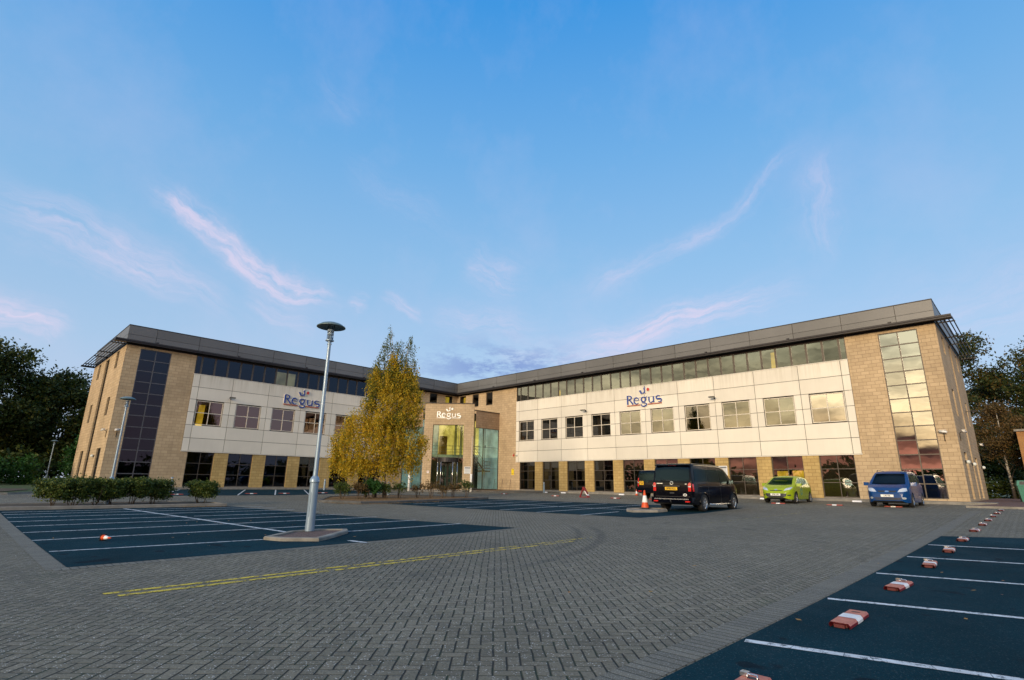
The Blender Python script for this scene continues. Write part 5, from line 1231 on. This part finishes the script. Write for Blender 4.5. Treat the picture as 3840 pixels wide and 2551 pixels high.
def decal(t, bvh, poly, axis, mat_, name, off=.006, step=.06, parent=None, mirror=False, thick=0):
    """polygon projected on the body. axis 'F' front (y,z), 'B' back (y,z), 'L' left side (x,z) y>0, 'R' right side (x,z) y<0"""
    poly = [Vector(p) for p in poly]; n0 = len(poly); pts = []; 
    for i, a in enumerate(poly):
        b = poly[(i+1) % n0]; k = max(1, int((b-a).length/step)); pts += [a.lerp(b, q/k) for q in range(k)]
    n = len(pts); xs = [p.x for p in poly]; ys = [p.y for p in poly]
    def ins(x, y):
        c = False
        for i in range(n0):
            a, b = poly[i], poly[i-1]
            if (a.y > y) != (b.y > y) and x < (b.x-a.x)*(y-a.y)/(b.y-a.y)+a.x: c = not c
        return c
    x = min(xs)+step*.5
    while x < max(xs):
        y = min(ys)+step*.5
        while y < max(ys):
            if ins(x, y): pts.append(Vector((x, y)))
            y += step
        x += step
    Vv, _, F, *_ = delaunay_2d_cdt(pts, [], [list(range(n))], 1, 1e-5)
    D = {'F': Vector((-1, 0, 0)), 'B': Vector((1, 0, 0)), 'L': Vector((0, -1, 0)), 'R': Vector((0, 1, 0)), 'T': Vector((0, 0, -1))}[axis]
    out = []; last = None
    for p in Vv:
        o = {'F': Vector((5, p.x, p.y)), 'B': Vector((-5, p.x, p.y)), 'L': Vector((p.x, 3, p.y)), 'R': Vector((p.x, -3, p.y)), 'T': Vector((p.x, p.y, 4))}[axis]
        h = bvh.ray_cast(o, D)
        q = h[0]-D*off if h[0] is not None else (last or o+D*3)
        if h[0] is not None: last = q
        out.append(tuple(q))
    m = MB(); m.add(out, [tuple(f) for f in F], None, 0, True)
    o = m.build(name, mat_, parent or t, recalc=False); return o
def wheel(t, x, y, r, w, spokes, rimmat=None):
    s = 1 if y > 0 else -1; t0 = bpy.data.objects.new('wheel', None); link(t0, t); t0.location = (x, y, r); t0.rotation_euler = (R(90)*-s, 0, 0)
    m = MB(); m.lathe([(r*.62, -w/2), (r*.93, -w/2), (r, -w/2+.03), (r, w/2-.03), (r*.95, w/2-.004), (r*.66, w/2), (r*.64, w/2-.03)], 32); m.build('tyre', MT['tyre'], t0)
    m = MB(); m.lathe([(r*.66, w/2-.005), (r*.60, w/2-.012), (r*.57, w/2-.05)], 32); m.lathe([(0, w/2-.012), (r*.14, w/2-.014), (r*.15, w/2-.05)], 16)
    for k in range(spokes):
        a = 2*math.pi*k/spokes; c, e = math.cos(a), math.sin(a)
        def P(rr, q, z): return (rr*c-q*e, rr*e+q*c, z)
        b1, b2 = r*.085, r*.065
        m.hexa([P(r*.10, -b1, w/2-.05), P(r*.60, -b2, w/2-.05), P(r*.60, b2, w/2-.05), P(r*.10, b1, w/2-.05), P(r*.10, -b1, w/2-.02), P(r*.61, -b2, w/2-.015), P(r*.61, b2, w/2-.015), P(r*.10, b1, w/2-.02)])
    m.build('rim', rimmat or MT['alloy'], t0)
    m = MB(); m.lathe([(0, w/2-.09), (r*.62, w/2-.09)], 24); m.lathe([(0, w/2-.075), (r*.4, w/2-.075), (r*.4, w/2-.09)], 20); m.build('brake', MT['fr_blue'], t0)
def plate(t, x, y, z, txt, mt, front, w=.52, h=.112, tilt=0):
    m = MB(); s = 1 if front else -1; m.box(x-.006, x+.006, y-w/2, y+w/2, z-h/2, z+h/2); p = m.build('number_plate', mt, t)
    n = txt.count('\n')+1
    text_mesh(txt, h*.80/n*1.05, MT['ink'], p, (x+s*.008, y, z-(0 if n == 1 else -.0)), (R(90), 0, R(90)*s), .001, sx=.95)
def mirror(t, x, y, z, mt, s):
    m = MB(); k = MB()
    m.hexa([(x-.07, y, z-.08), (x+.09, y, z-.08), (x+.05, y+s*.22, z-.07), (x-.07, y+s*.24, z-.07), (x-.07, y, z+.09), (x+.06, y, z+.08), (x+.02, y+s*.21, z+.09), (x-.07, y+s*.24, z+.10)])
    m.box(x-.02, x+.03, min(y, y-s*.08), max(y, y-s*.08), z-.07, z-.02)
    o = m.build('door_mirror', mt, t, sharp=30)
    k.box(x-.075, x-.071, min(y+s*.02, y+s*.22), max(y+s*.02, y+s*.22), z-.06, z+.08); k.build('mirror_glass', MT['chrome'], o)
def rect(a, b, c, d): return [(a, c), (b, c), (b, d), (a, d)]
def ell(cx, cy, rx, ry, n=20): return [(cx+rx*math.cos(2*math.pi*k/n), cy+ry*math.sin(2*math.pi*k/n)) for k in range(n)]
def seam(t, bvh, pts, axis, w=.02, mt=None, off=.004, name='panel_gap'):
    for a, b in zip(pts[:-1], pts[1:]):
        v = (Vector(b)-Vector(a)).normalized(); n = Vector((-v.y, v.x))*w/2; a_, b_ = Vector(a), Vector(b)
        yield decal(t, bvh, [a_+n, b_+n, b_-n, a_-n], axis, mt or MT['ink'], name, off, .12)
def seams(t, bvh, lines, axis, **k):
    for l in lines: list(seam(t, bvh, l, axis, **k))

# --- black van, seen from behind
V = thing('black_van', 'large black passenger van with silver bumper strip, seen from behind beside the cone', 'van', (17.2, 36.2, gz(17.2, 36.3)+.015), math.pi)
# local x forward, rear axle at 0
WR = .345
top = [(-.99, .56), (-.985, 1.10), (-.93, 1.35), (-.82, 1.86), (-.62, 1.93), (0, 1.945), (1.6, 1.945), (2.15, 1.91), (2.45, 1.80), (3.15, 1.22), (3.35, 1.12), (3.75, .98), (3.86, .75), (3.88, .45)]
plan = [(-.99, .86), (-.93, .935), (-.6, .952), (0, .952), (2.8, .952), (3.4, .93), (3.7, .84), (3.88, .66)]
sect = [(.2, .97), (.35, .99), (.75, 1.0), (1.05, .985), (1.2, .96), (1.75, .875), (1.95, .84)]
body, bv = car_body(V, top, plan, sect, .26, [0, 3.0], WR, MT['black'], .10, .03)
decal(V, bv, [(-.74, 1.22), (.74, 1.22), (.79, 1.28), (.77, 1.70), (.70, 1.80), (-.70, 1.80), (-.77, 1.70), (-.79, 1.28)], 'B', MT['carglass'], 'rear_window', .006)
for s, ax in ((1, 'L'), (-1, 'R')):
    decal(V, bv, [(-.74, 1.2), (.42, 1.2), (.42, 1.72), (-.60, 1.72)], ax, MT['carglass'], 'side_window', .012)
    decal(V, bv, [(.50, 1.2), (1.62, 1.2), (1.62, 1.72), (.50, 1.72)], ax, MT['carglass'], 'side_window', .012)
    decal(V, bv, [(1.72, 1.15), (2.78, 1.15), (2.32, 1.68), (2.1, 1.72), (1.72, 1.72)], ax, MT['carglass'], 'side_window', .012)
    seams(V, bv, [[(.46, .35), (.46, 1.75)], [(1.67, .35), (1.67, 1.75)], [(2.75, .95), (2.72, 1.15)], [(-.9, 1.02), (2.9, 1.02)]], ax)
    decal(V, bv, rect(-.95, -.86, .80, 1.10), ax, MT['redlens'], 'tail_light', .008, .05)
    wheel(V, 0, s*.845, WR, .23, 10); wheel(V, 3.0, s*.845, WR, .23, 10)
    mirror(V, 2.62, s*.95, 1.2, MT['black'], s)
    m = MB(); m.tube([(.42, s*.93, .30), (.5, s*.98, .27), (2.5, s*.98, .27), (2.58, s*.93, .30)], .035, 8); m.build('side_step', MT['silver'], V)
    # flared arch lips
    for xw in (0, 3.0):
        m = MB(); m.tube([(xw+(WR+.06)*math.cos(R(a)), s*.945, WR+(WR+.06)*math.sin(R(a))) for a in range(-12, 195, 9)], .03, 6); m.build('arch_trim', MT['black'], V)
    decal(V, bv, [(s*.735, .80), (s*.86, .80), (s*.865, 1.12), (s*.80, 1.16), (s*.735, 1.10)], 'B', MT['redlens'], 'tail_light', .012, .05)
    decal(V, bv, rect(min(s*.745, s*.85), max(s*.745, s*.85), .965, 1.01), 'B', MT['whitelens'], 'reversing_light', .016, .04)
m = MB(); m.hexa([(-1.08, -.93, .34), (-.85, -.95, .34), (-.85, .95, .34), (-1.08, .93, .34), (-1.10, -.91, .56), (-.85, -.95, .56), (-.85, .95, .56), (-1.10, .91, .56)]); bp = m.build('rear_bumper', MT['black'], V)
m = MB(); m.box(-1.118, -1.09, -.78, .78, .47, .505); m.build('bumper_strip', MT['silver'], bp)
for s in (-1, 1): m = MB(); m.box(-1.095, -1.07, min(s*.62, s*.82), max(s*.62, s*.82), .37, .42); m.build('reflector', MT['redlens'], bp)
m = MB(); m.tube([(-.9, 0, .38), (-1.14, 0, .36), (-1.17, 0, .45)], .025, 8); m.build('tow_bar', MT['plastic'], V)
m = MB(); m.box(-1.02, -.95, -.38, .38, .98, 1.04); m.build('plate_garnish', MT['plastic'], V)
plate(V, -1.015, .02, .905, 'BF08 BZG', MT['platey'], False, .56, .125)
m = MB(); m.box(-.86, -.72, -.18, .18, 1.845, 1.875); m.build('high_brake_light', MT['redlens'], V)
m = MB(); m.hexa([(-.95, -.78, 1.86), (-.7, -.8, 1.86), (-.7, .8, 1.86), (-.95, .78, 1.86), (-.93, -.78, 1.885), (-.7, -.8, 1.94), (-.7, .8, 1.94), (-.93, .78, 1.885)]); m.build('roof_spoiler', MT['black'], V)
m = MB(); m.tube([(-.99, -.02, 1.22), (-.98, .52, 1.25)], .014, 6); m.build('rear_wiper', MT['plastic'], V)
e = decal(V, bv, ell(0, 1.13, .075, .075), 'B', MT['silver'], 'badge', .014, .04); decal(V, bv, ell(0, 1.13, .058, .058), 'B', MT['ink'], 'badge_field', .018, .04, parent=e)
m = MB(); TB = lambda u, z, d: (-1.012-d, -u, 1.13+z)
stroke(m, [(-.035, .045), (0, .0), (.035, .045)], .012, TB, .0, .008); stroke(m, [(-.048, .02), (-.022, -.045), (0, .0), (.022, -.045), (.048, .02)], .012, TB, .0, .008); m.build('badge_letters', MT['silver'], e)
decal(V, bv, rect(.42, .70, 1.10, 1.125), 'B', MT['silver'], 'model_script', .012, .1); decal(V, bv, rect(-.68, -.60, 1.08, 1.105), 'B', MT['silver'], 'model_script', .012, .1)
e = decal(V, bv, ell(-.58, .66, .085, .055), 'B', MT['platew'], 'oval_sticker', .012, .04)
text_mesh('GB', .085, MT['ink'], e, (-1.018, -.58, .66), (R(90), 0, R(-90)), .001)
decal(V, bv, rect(-.1, .1, .70, .76), 'B', MT['plastic'], 'tailgate_handle', .01, .1)
seams(V, bv, [[(-.88, .585), (.88, .585)]], 'B', w=.02)
decal(V, bv, [(-.70, 1.25), (.70, 1.25), (.62, 1.78), (-.62, 1.78)], 'F', MT['carglass'], 'windscreen')

# --- dark estate 4x4 behind the van
D = thing('dark_estate', 'dark blue-black square backed four wheel drive with offset yellow plate, partly behind the van', 'car', (7.0, 29.25, gz(7, 29.25)+.01), math.pi)
body, bd = car_body(D, [(-.98, .5), (-.97, 1.0), (-.93, 1.2), (-.86, 1.72), (-.7, 1.80), (.3, 1.84), (1.7, 1.80), (1.95, 1.72), (2.55, 1.18), (2.75, 1.12), (3.6, 1.03), (3.72, .9), (3.75, .5)],
                    [(-.98, .88), (-.9, .945), (0, .955), (3.0, .95), (3.6, .88), (3.75, .78)], [(.2, .97), (.4, .99), (.8, 1.), (1.12, .98), (1.7, .88), (1.85, .85)], .36, [0, 2.885], .37, MT['navy'], .07, .02)
decal(D, bd, [(-.80, 1.17), (.10, 1.17), (.10, 1.05), (.20, 1.05), (.80, 1.10), (.78, 1.68), (-.78, 1.68)], 'B', MT['carglass'], 'rear_window')
for s, ax in ((1, 'L'), (-1, 'R')):
    decal(D, bd, rect(-.8, .35, 1.15, 1.66), ax, MT['carglass'], 'side_window', .012); decal(D, bd, rect(.42, 1.2, 1.15, 1.66), ax, MT['carglass'], 'side_window', .012); decal(D, bd, [(1.27, 1.13), (2.3, 1.13), (1.85, 1.66), (1.27, 1.66)], ax, MT['carglass'], 'side_window', .012)
    decal(D, bd, rect(min(s*.80, s*.93), max(s*.80, s*.93), .78, 1.32), 'B', MT['redlens'], 'tail_light', .01, .05); decal(D, bd, rect(min(s*.81, s*.92), max(s*.81, s*.92), 1.0, 1.06), 'B', MT['whitelens'], 'reversing_light', .016, .05)
    wheel(D, 0, s*.84, .37, .25, 7); wheel(D, 2.885, s*.84, .37, .25, 7); mirror(D, 2.1, s*.96, 1.2, MT['navy'], s)
plate(D, -1.0, .58, 1.0, 'BF08\nLZM', MT['platey'], False, .30, .24)
m = MB(); m.hexa([(-1.06, -.92, .42), (-.85, -.95, .42), (-.85, .95, .42), (-1.06, .92, .42), (-1.07, -.92, .68), (-.85, -.95, .68), (-.85, .95, .68), (-1.07, .92, .68)]); bp = m.build('rear_bumper', MT['navy'], D)
for s in (-1, 1): m = MB(); m.box(-1.08, -1.05, min(s*.55, s*.8), max(s*.55, s*.8), .47, .51); m.build('reflector', MT['redlens'], bp)
decal(D, bd, rect(-.62, -.2, .85, .885), 'B', MT['silver'], 'model_script', .01, .1)
m = MB(); m.hexa([(-.2, -.04, 1.85), (.0, -.03, 1.85), (.0, .03, 1.85), (-.2, .04, 1.85), (-.18, -.005, 1.93), (-.14, -.005, 1.93), (-.14, .005, 1.93), (-.18, .005, 1.93)]); m.build('aerial_fin', MT['navy'], D)

# --- green hatchback facing the camera
G = thing('green_hatchback', 'lime green three door hatchback parked nose out against the right wing', 'car', (6.62, 36.72, gz(6.6, 36.7)+.01), 0)
# front axle at 0, x forward
top = [(-3.16, .45), (-3.14, .80), (-3.02, 1.0), (-2.72, 1.36), (-2.55, 1.42), (-1.6, 1.475), (-.95, 1.43), (-.75, 1.37), (.08, .97), (.25, .92), (.60, .78), (.74, .62), (.79, .42), (.79, .30)]
plan = [(-3.16, .62), (-3.05, .76), (-2.6, .84), (-1.5, .86), (0, .86), (.4, .82), (.65, .68), (.79, .46)]
sect = [(.2, .95), (.4, .98), (.65, 1.), (.85, .985), (.95, .95), (1.3, .80), (1.48, .72)]
body, bg = car_body(G, top, plan, sect, .20, [-2.49, 0], .295, MT['lime'], .10, .035)
decal(G, bg, [(-.66, 1.0), (-.3, .975), (.3, .975), (.66, 1.0), (.52, 1.40), (-.52, 1.40)], 'F', MT['carglass'], 'windscreen', .008)
for s, ax in ((1, 'L'), (-1, 'R')):
    decal(G, bg, [(-.18, .96), (-1.45, .98), (-1.45, 1.36), (-.98, 1.36)], ax, MT['carglass'], 'side_window', .012); decal(G, bg, [(-1.54, .99), (-2.35, 1.08), (-2.3, 1.28), (-2.0, 1.35), (-1.54, 1.37)], ax, MT['carglass'], 'side_window', .012)
    seams(G, bg, [[(-1.5, .35), (-1.5, .97), (-1.5, 1.37)], [(-.25, .40), (-.22, .93)]], ax, w=.018)
    decal(G, bg, [(s*.40, .66), (s*.72, .74), (s*.79, .86), (s*.74, .88), (s*.50, .80)], 'F', MT['whitelens'], 'headlight', .008, .04)
    decal(G, bg, [(s*.56, .40), (s*.72, .40), (s*.72, .47), (s*.6, .46)], 'F', MT['plastic'], 'fog_light_recess', .006, .04)
    wheel(G, 0, s*.74, .295, .19, 9); wheel(G, -2.49, s*.74, .295, .19, 9); mirror(G, -.28, s*.83, .98, MT['lime'], s)
    decal(G, bg, rect(-3.0, -2.86, .88, 1.1), ax, MT['redlens'], 'tail_light', .008, .05)
decal(G, bg, [(-.56, .52), (.56, .52), (.50, .36), (.34, .29), (-.34, .29), (-.50, .36)], 'F', MT['plastic'], 'lower_grille', .006, .05)
decal(G, bg, [(-.34, .695), (.34, .695), (.30, .655), (-.30, .655)], 'F', MT['plastic'], 'upper_grille', .006, .05)
decal(G, bg, ell(0, .725, .085, .035), 'F', MT['silver'], 'badge', .012, .03)
plate(G, .835, 0, .46, 'FP58 UPS', MT['platew'], True)
e = decal(G, bg, ell(-.85, .62, .17, .19), 'L', plain('teal_decal', (.03, .32, .25), .4), 'door_decal', .006, .05)
decal(G, bg, ell(-.85, .62, .09, .10), 'L', MT['lime'], 'decal_centre', .010, .05, parent=e)
m = MB(); m.tube([(-1.2, 0, 1.48), (-1.35, 0, 1.66)], .006, 5); m.build('aerial', MT['plastic'], G)

# --- blue people carrier
B = thing('blue_people_carrier', 'blue people carrier with roof rails parked by the right stair window', 'car', (6.75, 41.95, gz(6.7, 42)+.01), 0)
top = [(-3.74, .5), (-3.73, .9), (-3.6, 1.15), (-3.42, 1.60), (-3.2, 1.68), (-2.0, 1.735), (-1.0, 1.70), (-.72, 1.62), (.22, 1.06), (.38, 1.0), (.72, .86), (.86, .72), (.90, .48), (.90, .30)]
plan = [(-3.74, .76), (-3.6, .86), (-3.0, .90), (0, .905), (.45, .88), (.75, .76), (.90, .60)]
sect = [(.2, .96), (.4, .985), (.7, 1.), (.95, .985), (1.08, .95), (1.55, .80), (1.75, .74)]
body, bb = car_body(B, top, plan, sect, .20, [-2.835, 0], .315, MT['blue'], .09, .035)
decal(B, bb, [(-.70, 1.09), (-.3, 1.06), (.3, 1.06), (.70, 1.09), (.60, 1.60), (-.60, 1.60)], 'F', MT['carglass'], 'windscreen', .008)
m = MB(); m.box(-.9, -.86, -.1, .1, 1.50, 1.56); m.build('rear_view_mirror', MT['plastic'], B)
for s, ax in ((1, 'L'), (-1, 'R')):
    decal(B, bb, [(-.02, 1.07), (-1.15, 1.10), (-1.15, 1.56), (-.82, 1.56)], ax, MT['carglass'], 'side_window', .012); decal(B, bb, [(-1.25, 1.10), (-2.3, 1.12), (-2.3, 1.58), (-1.25, 1.58)], ax, MT['carglass'], 'side_window', .012); decal(B, bb, [(-2.4, 1.13), (-3.35, 1.2), (-3.25, 1.5), (-2.4, 1.58)], ax, MT['carglass'], 'side_window', .012)
    seams(B, bb, [[(-1.2, .4), (-1.2, 1.58)], [(-2.35, .9), (-2.35, 1.58)], [(-.1, .4), (-.05, 1.04)]], ax, w=.018)
    decal(B, bb, [(s*.42, .70), (s*.66, .72), (s*.80, .76), (s*.78, .90), (s*.62, .90), (s*.50, .82)], 'F', MT['whitelens'], 'headlight', .008, .04)
    decal(B, bb, ell(s*.66, .42, .075, .05), 'F', MT['whitelens'], 'fog_light', .008, .04)
    wheel(B, 0, s*.79, .315, .20, 7); wheel(B, -2.835, s*.79, .315, .20, 7); mirror(B, -.08, s*.88, 1.08, MT['blue'], s)
    m = MB(); m.tube([(-.95, s*.60, 1.70), (-1.1, s*.60, 1.78), (-2.9, s*.60, 1.77), (-3.1, s*.60, 1.68)], .016, 6); m.build('roof_rail', MT['plastic'], B)
decal(B, bb, [(-.40, .77), (.40, .77), (.34, .70), (-.34, .70)], 'F', MT['plastic'], 'upper_grille', .006, .05)
decal(B, bb, [(-.56, .44), (.56, .44), (.50, .33), (-.50, .33)], 'F', MT['plastic'], 'lower_grille', .006, .05)
seams(B, bb, [[(-.84, .62), (.84, .62)], [(-.6, .385), (.6, .385)]], 'F', w=.016, mt=MT['blue'], off=.01, name='bumper_crease')
decal(B, bb, ell(0, .735, .09, .036), 'F', MT['silver'], 'badge', .012, .03)
plate(B, .935, 0, .53, 'L90 PJK', MT['platew'], True)

# ------------------------------------------------------------------ world: Nishita sky with thin evening cirrus
W = bpy.data.worlds.new('World'); scn.world = W; W.use_nodes = True; t = NT(W.node_tree); t.n.clear()
SUN_AZ = Vector((1.0, .22, 0)).normalized(); SUN_EL = 7.0
sky = t.new('ShaderNodeTexSky', sky_type='NISHITA'); sky.sun_disc = False; sky.sun_elevation = R(SUN_EL); sky.sun_rotation = math.atan2(SUN_AZ.x, SUN_AZ.y)
sky.air_density = 1.0; sky.dust_density = .6; sky.ozone_density = 2.0
dirn = t.new('ShaderNodeTexCoord').outputs['Generated']
nrm = t.new('ShaderNodeVectorMath', operation='NORMALIZE'); t.put(nrm.inputs[0], dirn); dx, dy, dz = t.sep(nrm.outputs[0])
el = t.m('MULTIPLY', t.m('ARCSINE', dz), 57.2958)
fa = t.m('ADD', t.m('MULTIPLY', dx, -sq), t.m('MULTIPLY', dy, -sq)); ra = t.m('ADD', t.m('MULTIPLY', dx, -sq), t.m('MULTIPLY', dy, sq))
az = t.m('MULTIPLY', t.m('ARCTAN2', ra, fa), 57.2958)      # degrees, 0 over the building corner, + to the right
vec = t.comb(t.m('MULTIPLY', az, .1), t.m('MULTIPLY', el, .1), 0)
n1 = t.noise(vec, .9, 5, .6); n2 = t.noise(t.comb(t.m('MULTIPLY', az, .1), t.m('MULTIPLY', el, .1), 5.), .9, 5, .6)
wa = t.m('ADD', az, t.m('MULTIPLY', t.m('SUBTRACT', n1, .5), 9.)); we = t.m('ADD', el, t.m('MULTIPLY', t.m('SUBTRACT', n2, .5), 6.))
def wisp(a0, e0, a1, e1, w, amp, tail=1.0):
    L = math.hypot(a1-a0, e1-e0); ux, uy = (a1-a0)/L, (e1-e0)/L; cx, cy = (a0+a1)/2, (e0+e1)/2
    p = t.m('ADD', t.m('MULTIPLY', t.m('SUBTRACT', wa, cx), ux), t.m('MULTIPLY', t.m('SUBTRACT', we, cy), uy))
    q = t.m('ADD', t.m('MULTIPLY', t.m('SUBTRACT', wa, cx), -uy), t.m('MULTIPLY', t.m('SUBTRACT', we, cy), ux))
    P = t.m('POWER', t.m('DIVIDE', p, L*.55), 2.); P = t.m('MULTIPLY', P, P); Q = t.m('POWER', t.m('DIVIDE', q, w), 2.)
    g = t.m('EXPONENT', t.m('MULTIPLY', t.m('ADD', P, Q), -1.))
    fib = t.noise(t.comb(t.m('MULTIPLY', p, .11), t.m('MULTIPLY', q, .85), cx), 1.5, 8, .68)
    return t.m('MULTIPLY', t.m('MULTIPLY', g, t.mr(fib, .34, .66, .1, 1.35)), amp)
ws = [(-35.5, 24.8, -27, 20.8, 1.1, .95), (-28.5, 21.0, -19.8, 18.9, 1.15, 1.05), (-46, 20.2, -33, 17.6, 2.0, .55), (-36, 18.6, -29, 15.8, 1.6, .35), (-47, 13.5, -41, 11.6, 1.2, .85), (-26, 17.3, -21, 15.5, 1.6, .35),
      (-14.0, 19.4, -10.6, 17.8, .7, .55), (-17.6, 18.6, -16, 18.0, .8, .45), (-5, 23.5, 1, 21.0, 1.6, .42), (-8, 17.8, 3, 16.8, 1.6, .4), (-18, 31, -8, 27, 1.5, .12), (-23, 38, -18, 36, 1, .12),
      (9, 20.5, 22, 25.5, 1.1, .34), (20, 24.8, 31, 30.5, .8, .34), (34, 29, 33, 21, 1.5, .26), (9, 15, 27, 17.5, 1.6, .85), (0, 13.5, 16, 14.5, 1.5, .35), (30, 12, 60, 17, 3, .25)]
tot = None
for w_ in ws:
    g = wisp(*w_); tot = g if tot is None else t.m('ADD', tot, g)
veil = t.m('MULTIPLY', t.mr(t.noise(vec, .55, 6, .62), .48, .78), .22)
cloud = t.m('MINIMUM', t.m('ADD', tot, veil), 1.)
grad = t.ramp(t.mr(el, 0, 72), [(0, (.27, .32, .42)), (.17, (.21, .30, .42)), (.31, (.145, .27, .42)), (.47, (.082, .225, .42)), (.66, (.022, .165, .41)), (.76, (.05, .16, .34)), (1, (.36, .37, .40))])  # overhead end, out of view, paled to light the ground more neutrally
skyc = t.mix(1, sky.outputs[0], (1, 1, 1, 1), 'MULTIPLY')
SKYG = 1.0
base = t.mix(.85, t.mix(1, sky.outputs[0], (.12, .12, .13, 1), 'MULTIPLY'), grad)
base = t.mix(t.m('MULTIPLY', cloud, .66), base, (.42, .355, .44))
# small grey-blue cumulus shreds over the building corner
shred = t.m('MULTIPLY', t.mr(t.noise(t.comb(t.m('MULTIPLY', az, .16), t.m('MULTIPLY', el, .42), 2.), 1.5, 6, .7), .44, .58), t.m('EXPONENT', t.m('MULTIPLY', t.m('ADD', t.m('POWER', t.m('DIVIDE', t.m('SUBTRACT', az, -1.), 8.), 2.), t.m('POWER', t.m('DIVIDE', t.m('SUBTRACT', el, 12.2), 2.2), 2.)), -1.)))
base = t.mix(t.m('MULTIPLY', shred, 1.), base, (.12, .18, .34))
# the sunset half: bands of lit and unlit cloud low over the horizon opposite the building
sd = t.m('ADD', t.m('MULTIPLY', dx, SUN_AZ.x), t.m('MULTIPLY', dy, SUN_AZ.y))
warm = t.mr(sd, -.05, .95, 0, 1, True)  # broadened so the unseen half adds light to walls and ground
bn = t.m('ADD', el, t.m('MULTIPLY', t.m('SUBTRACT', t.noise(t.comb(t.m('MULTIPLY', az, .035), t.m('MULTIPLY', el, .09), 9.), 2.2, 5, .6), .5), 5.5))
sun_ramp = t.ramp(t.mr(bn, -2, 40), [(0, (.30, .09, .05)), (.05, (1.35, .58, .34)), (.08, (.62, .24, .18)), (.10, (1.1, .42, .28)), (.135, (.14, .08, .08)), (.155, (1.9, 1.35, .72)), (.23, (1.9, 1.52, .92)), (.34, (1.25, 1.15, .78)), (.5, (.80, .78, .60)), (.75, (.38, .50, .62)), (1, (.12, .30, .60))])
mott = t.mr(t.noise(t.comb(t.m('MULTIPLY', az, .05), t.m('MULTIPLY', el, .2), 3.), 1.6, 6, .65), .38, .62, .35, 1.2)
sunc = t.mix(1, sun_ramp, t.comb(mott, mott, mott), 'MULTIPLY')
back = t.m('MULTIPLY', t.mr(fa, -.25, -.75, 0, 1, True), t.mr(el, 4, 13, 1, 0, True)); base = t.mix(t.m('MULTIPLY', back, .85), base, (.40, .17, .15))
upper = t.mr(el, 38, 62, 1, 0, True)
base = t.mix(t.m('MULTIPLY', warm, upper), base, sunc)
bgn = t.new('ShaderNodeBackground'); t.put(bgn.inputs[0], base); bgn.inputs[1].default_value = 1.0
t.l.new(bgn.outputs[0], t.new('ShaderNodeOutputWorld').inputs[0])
sky.sun_intensity = 1

# ------------------------------------------------------------------ sun, camera, view
sl = bpy.data.lights.new('sun', 'SUN'); sl.energy = 1.5; sl.angle = R(16); sl.color = (1, .79, .55)
so = link(bpy.data.objects.new('sun', sl)); dv = Vector((SUN_AZ.x*math.cos(R(14)), SUN_AZ.y*math.cos(R(14)), math.sin(R(14)))); so.rotation_euler = dv.to_track_quat('Z', 'Y').to_euler(); so.location = (60, 0, 30)
cam = bpy.data.cameras.new('camera'); co = link(bpy.data.objects.new('camera', cam)); scn.camera = co
p, y_, rl = .2639, -.0108, .0142; a = math.pi*1.25+y_
F = Vector((math.cos(a)*math.cos(p), math.sin(a)*math.cos(p), math.sin(p))); Rv = F.cross(Vector((0, 0, 1))).normalized(); U = Rv.cross(F)
Rv, U = math.cos(rl)*Rv+math.sin(rl)*U, -math.sin(rl)*Rv+math.cos(rl)*U
co.matrix_world = Matrix(((Rv.x, U.x, -F.x, 39.548), (Rv.y, U.y, -F.y, 47.5327), (Rv.z, U.z, -F.z, .6587), (0, 0, 0, 1)))
cam.sensor_width = 36; cam.sensor_fit = 'HORIZONTAL'; cam.lens = 36*1984.35/3840; cam.clip_end = 3000; cam.clip_start = .05
vs_ = scn.view_settings; vs_.view_transform = 'Standard'; vs_.look = 'None'; vs_.exposure = 1.0; vs_.gamma = 1
scn.cycles.max_bounces = 8; scn.cycles.transparent_max_bounces = 16; scn.cycles.use_denoising = True
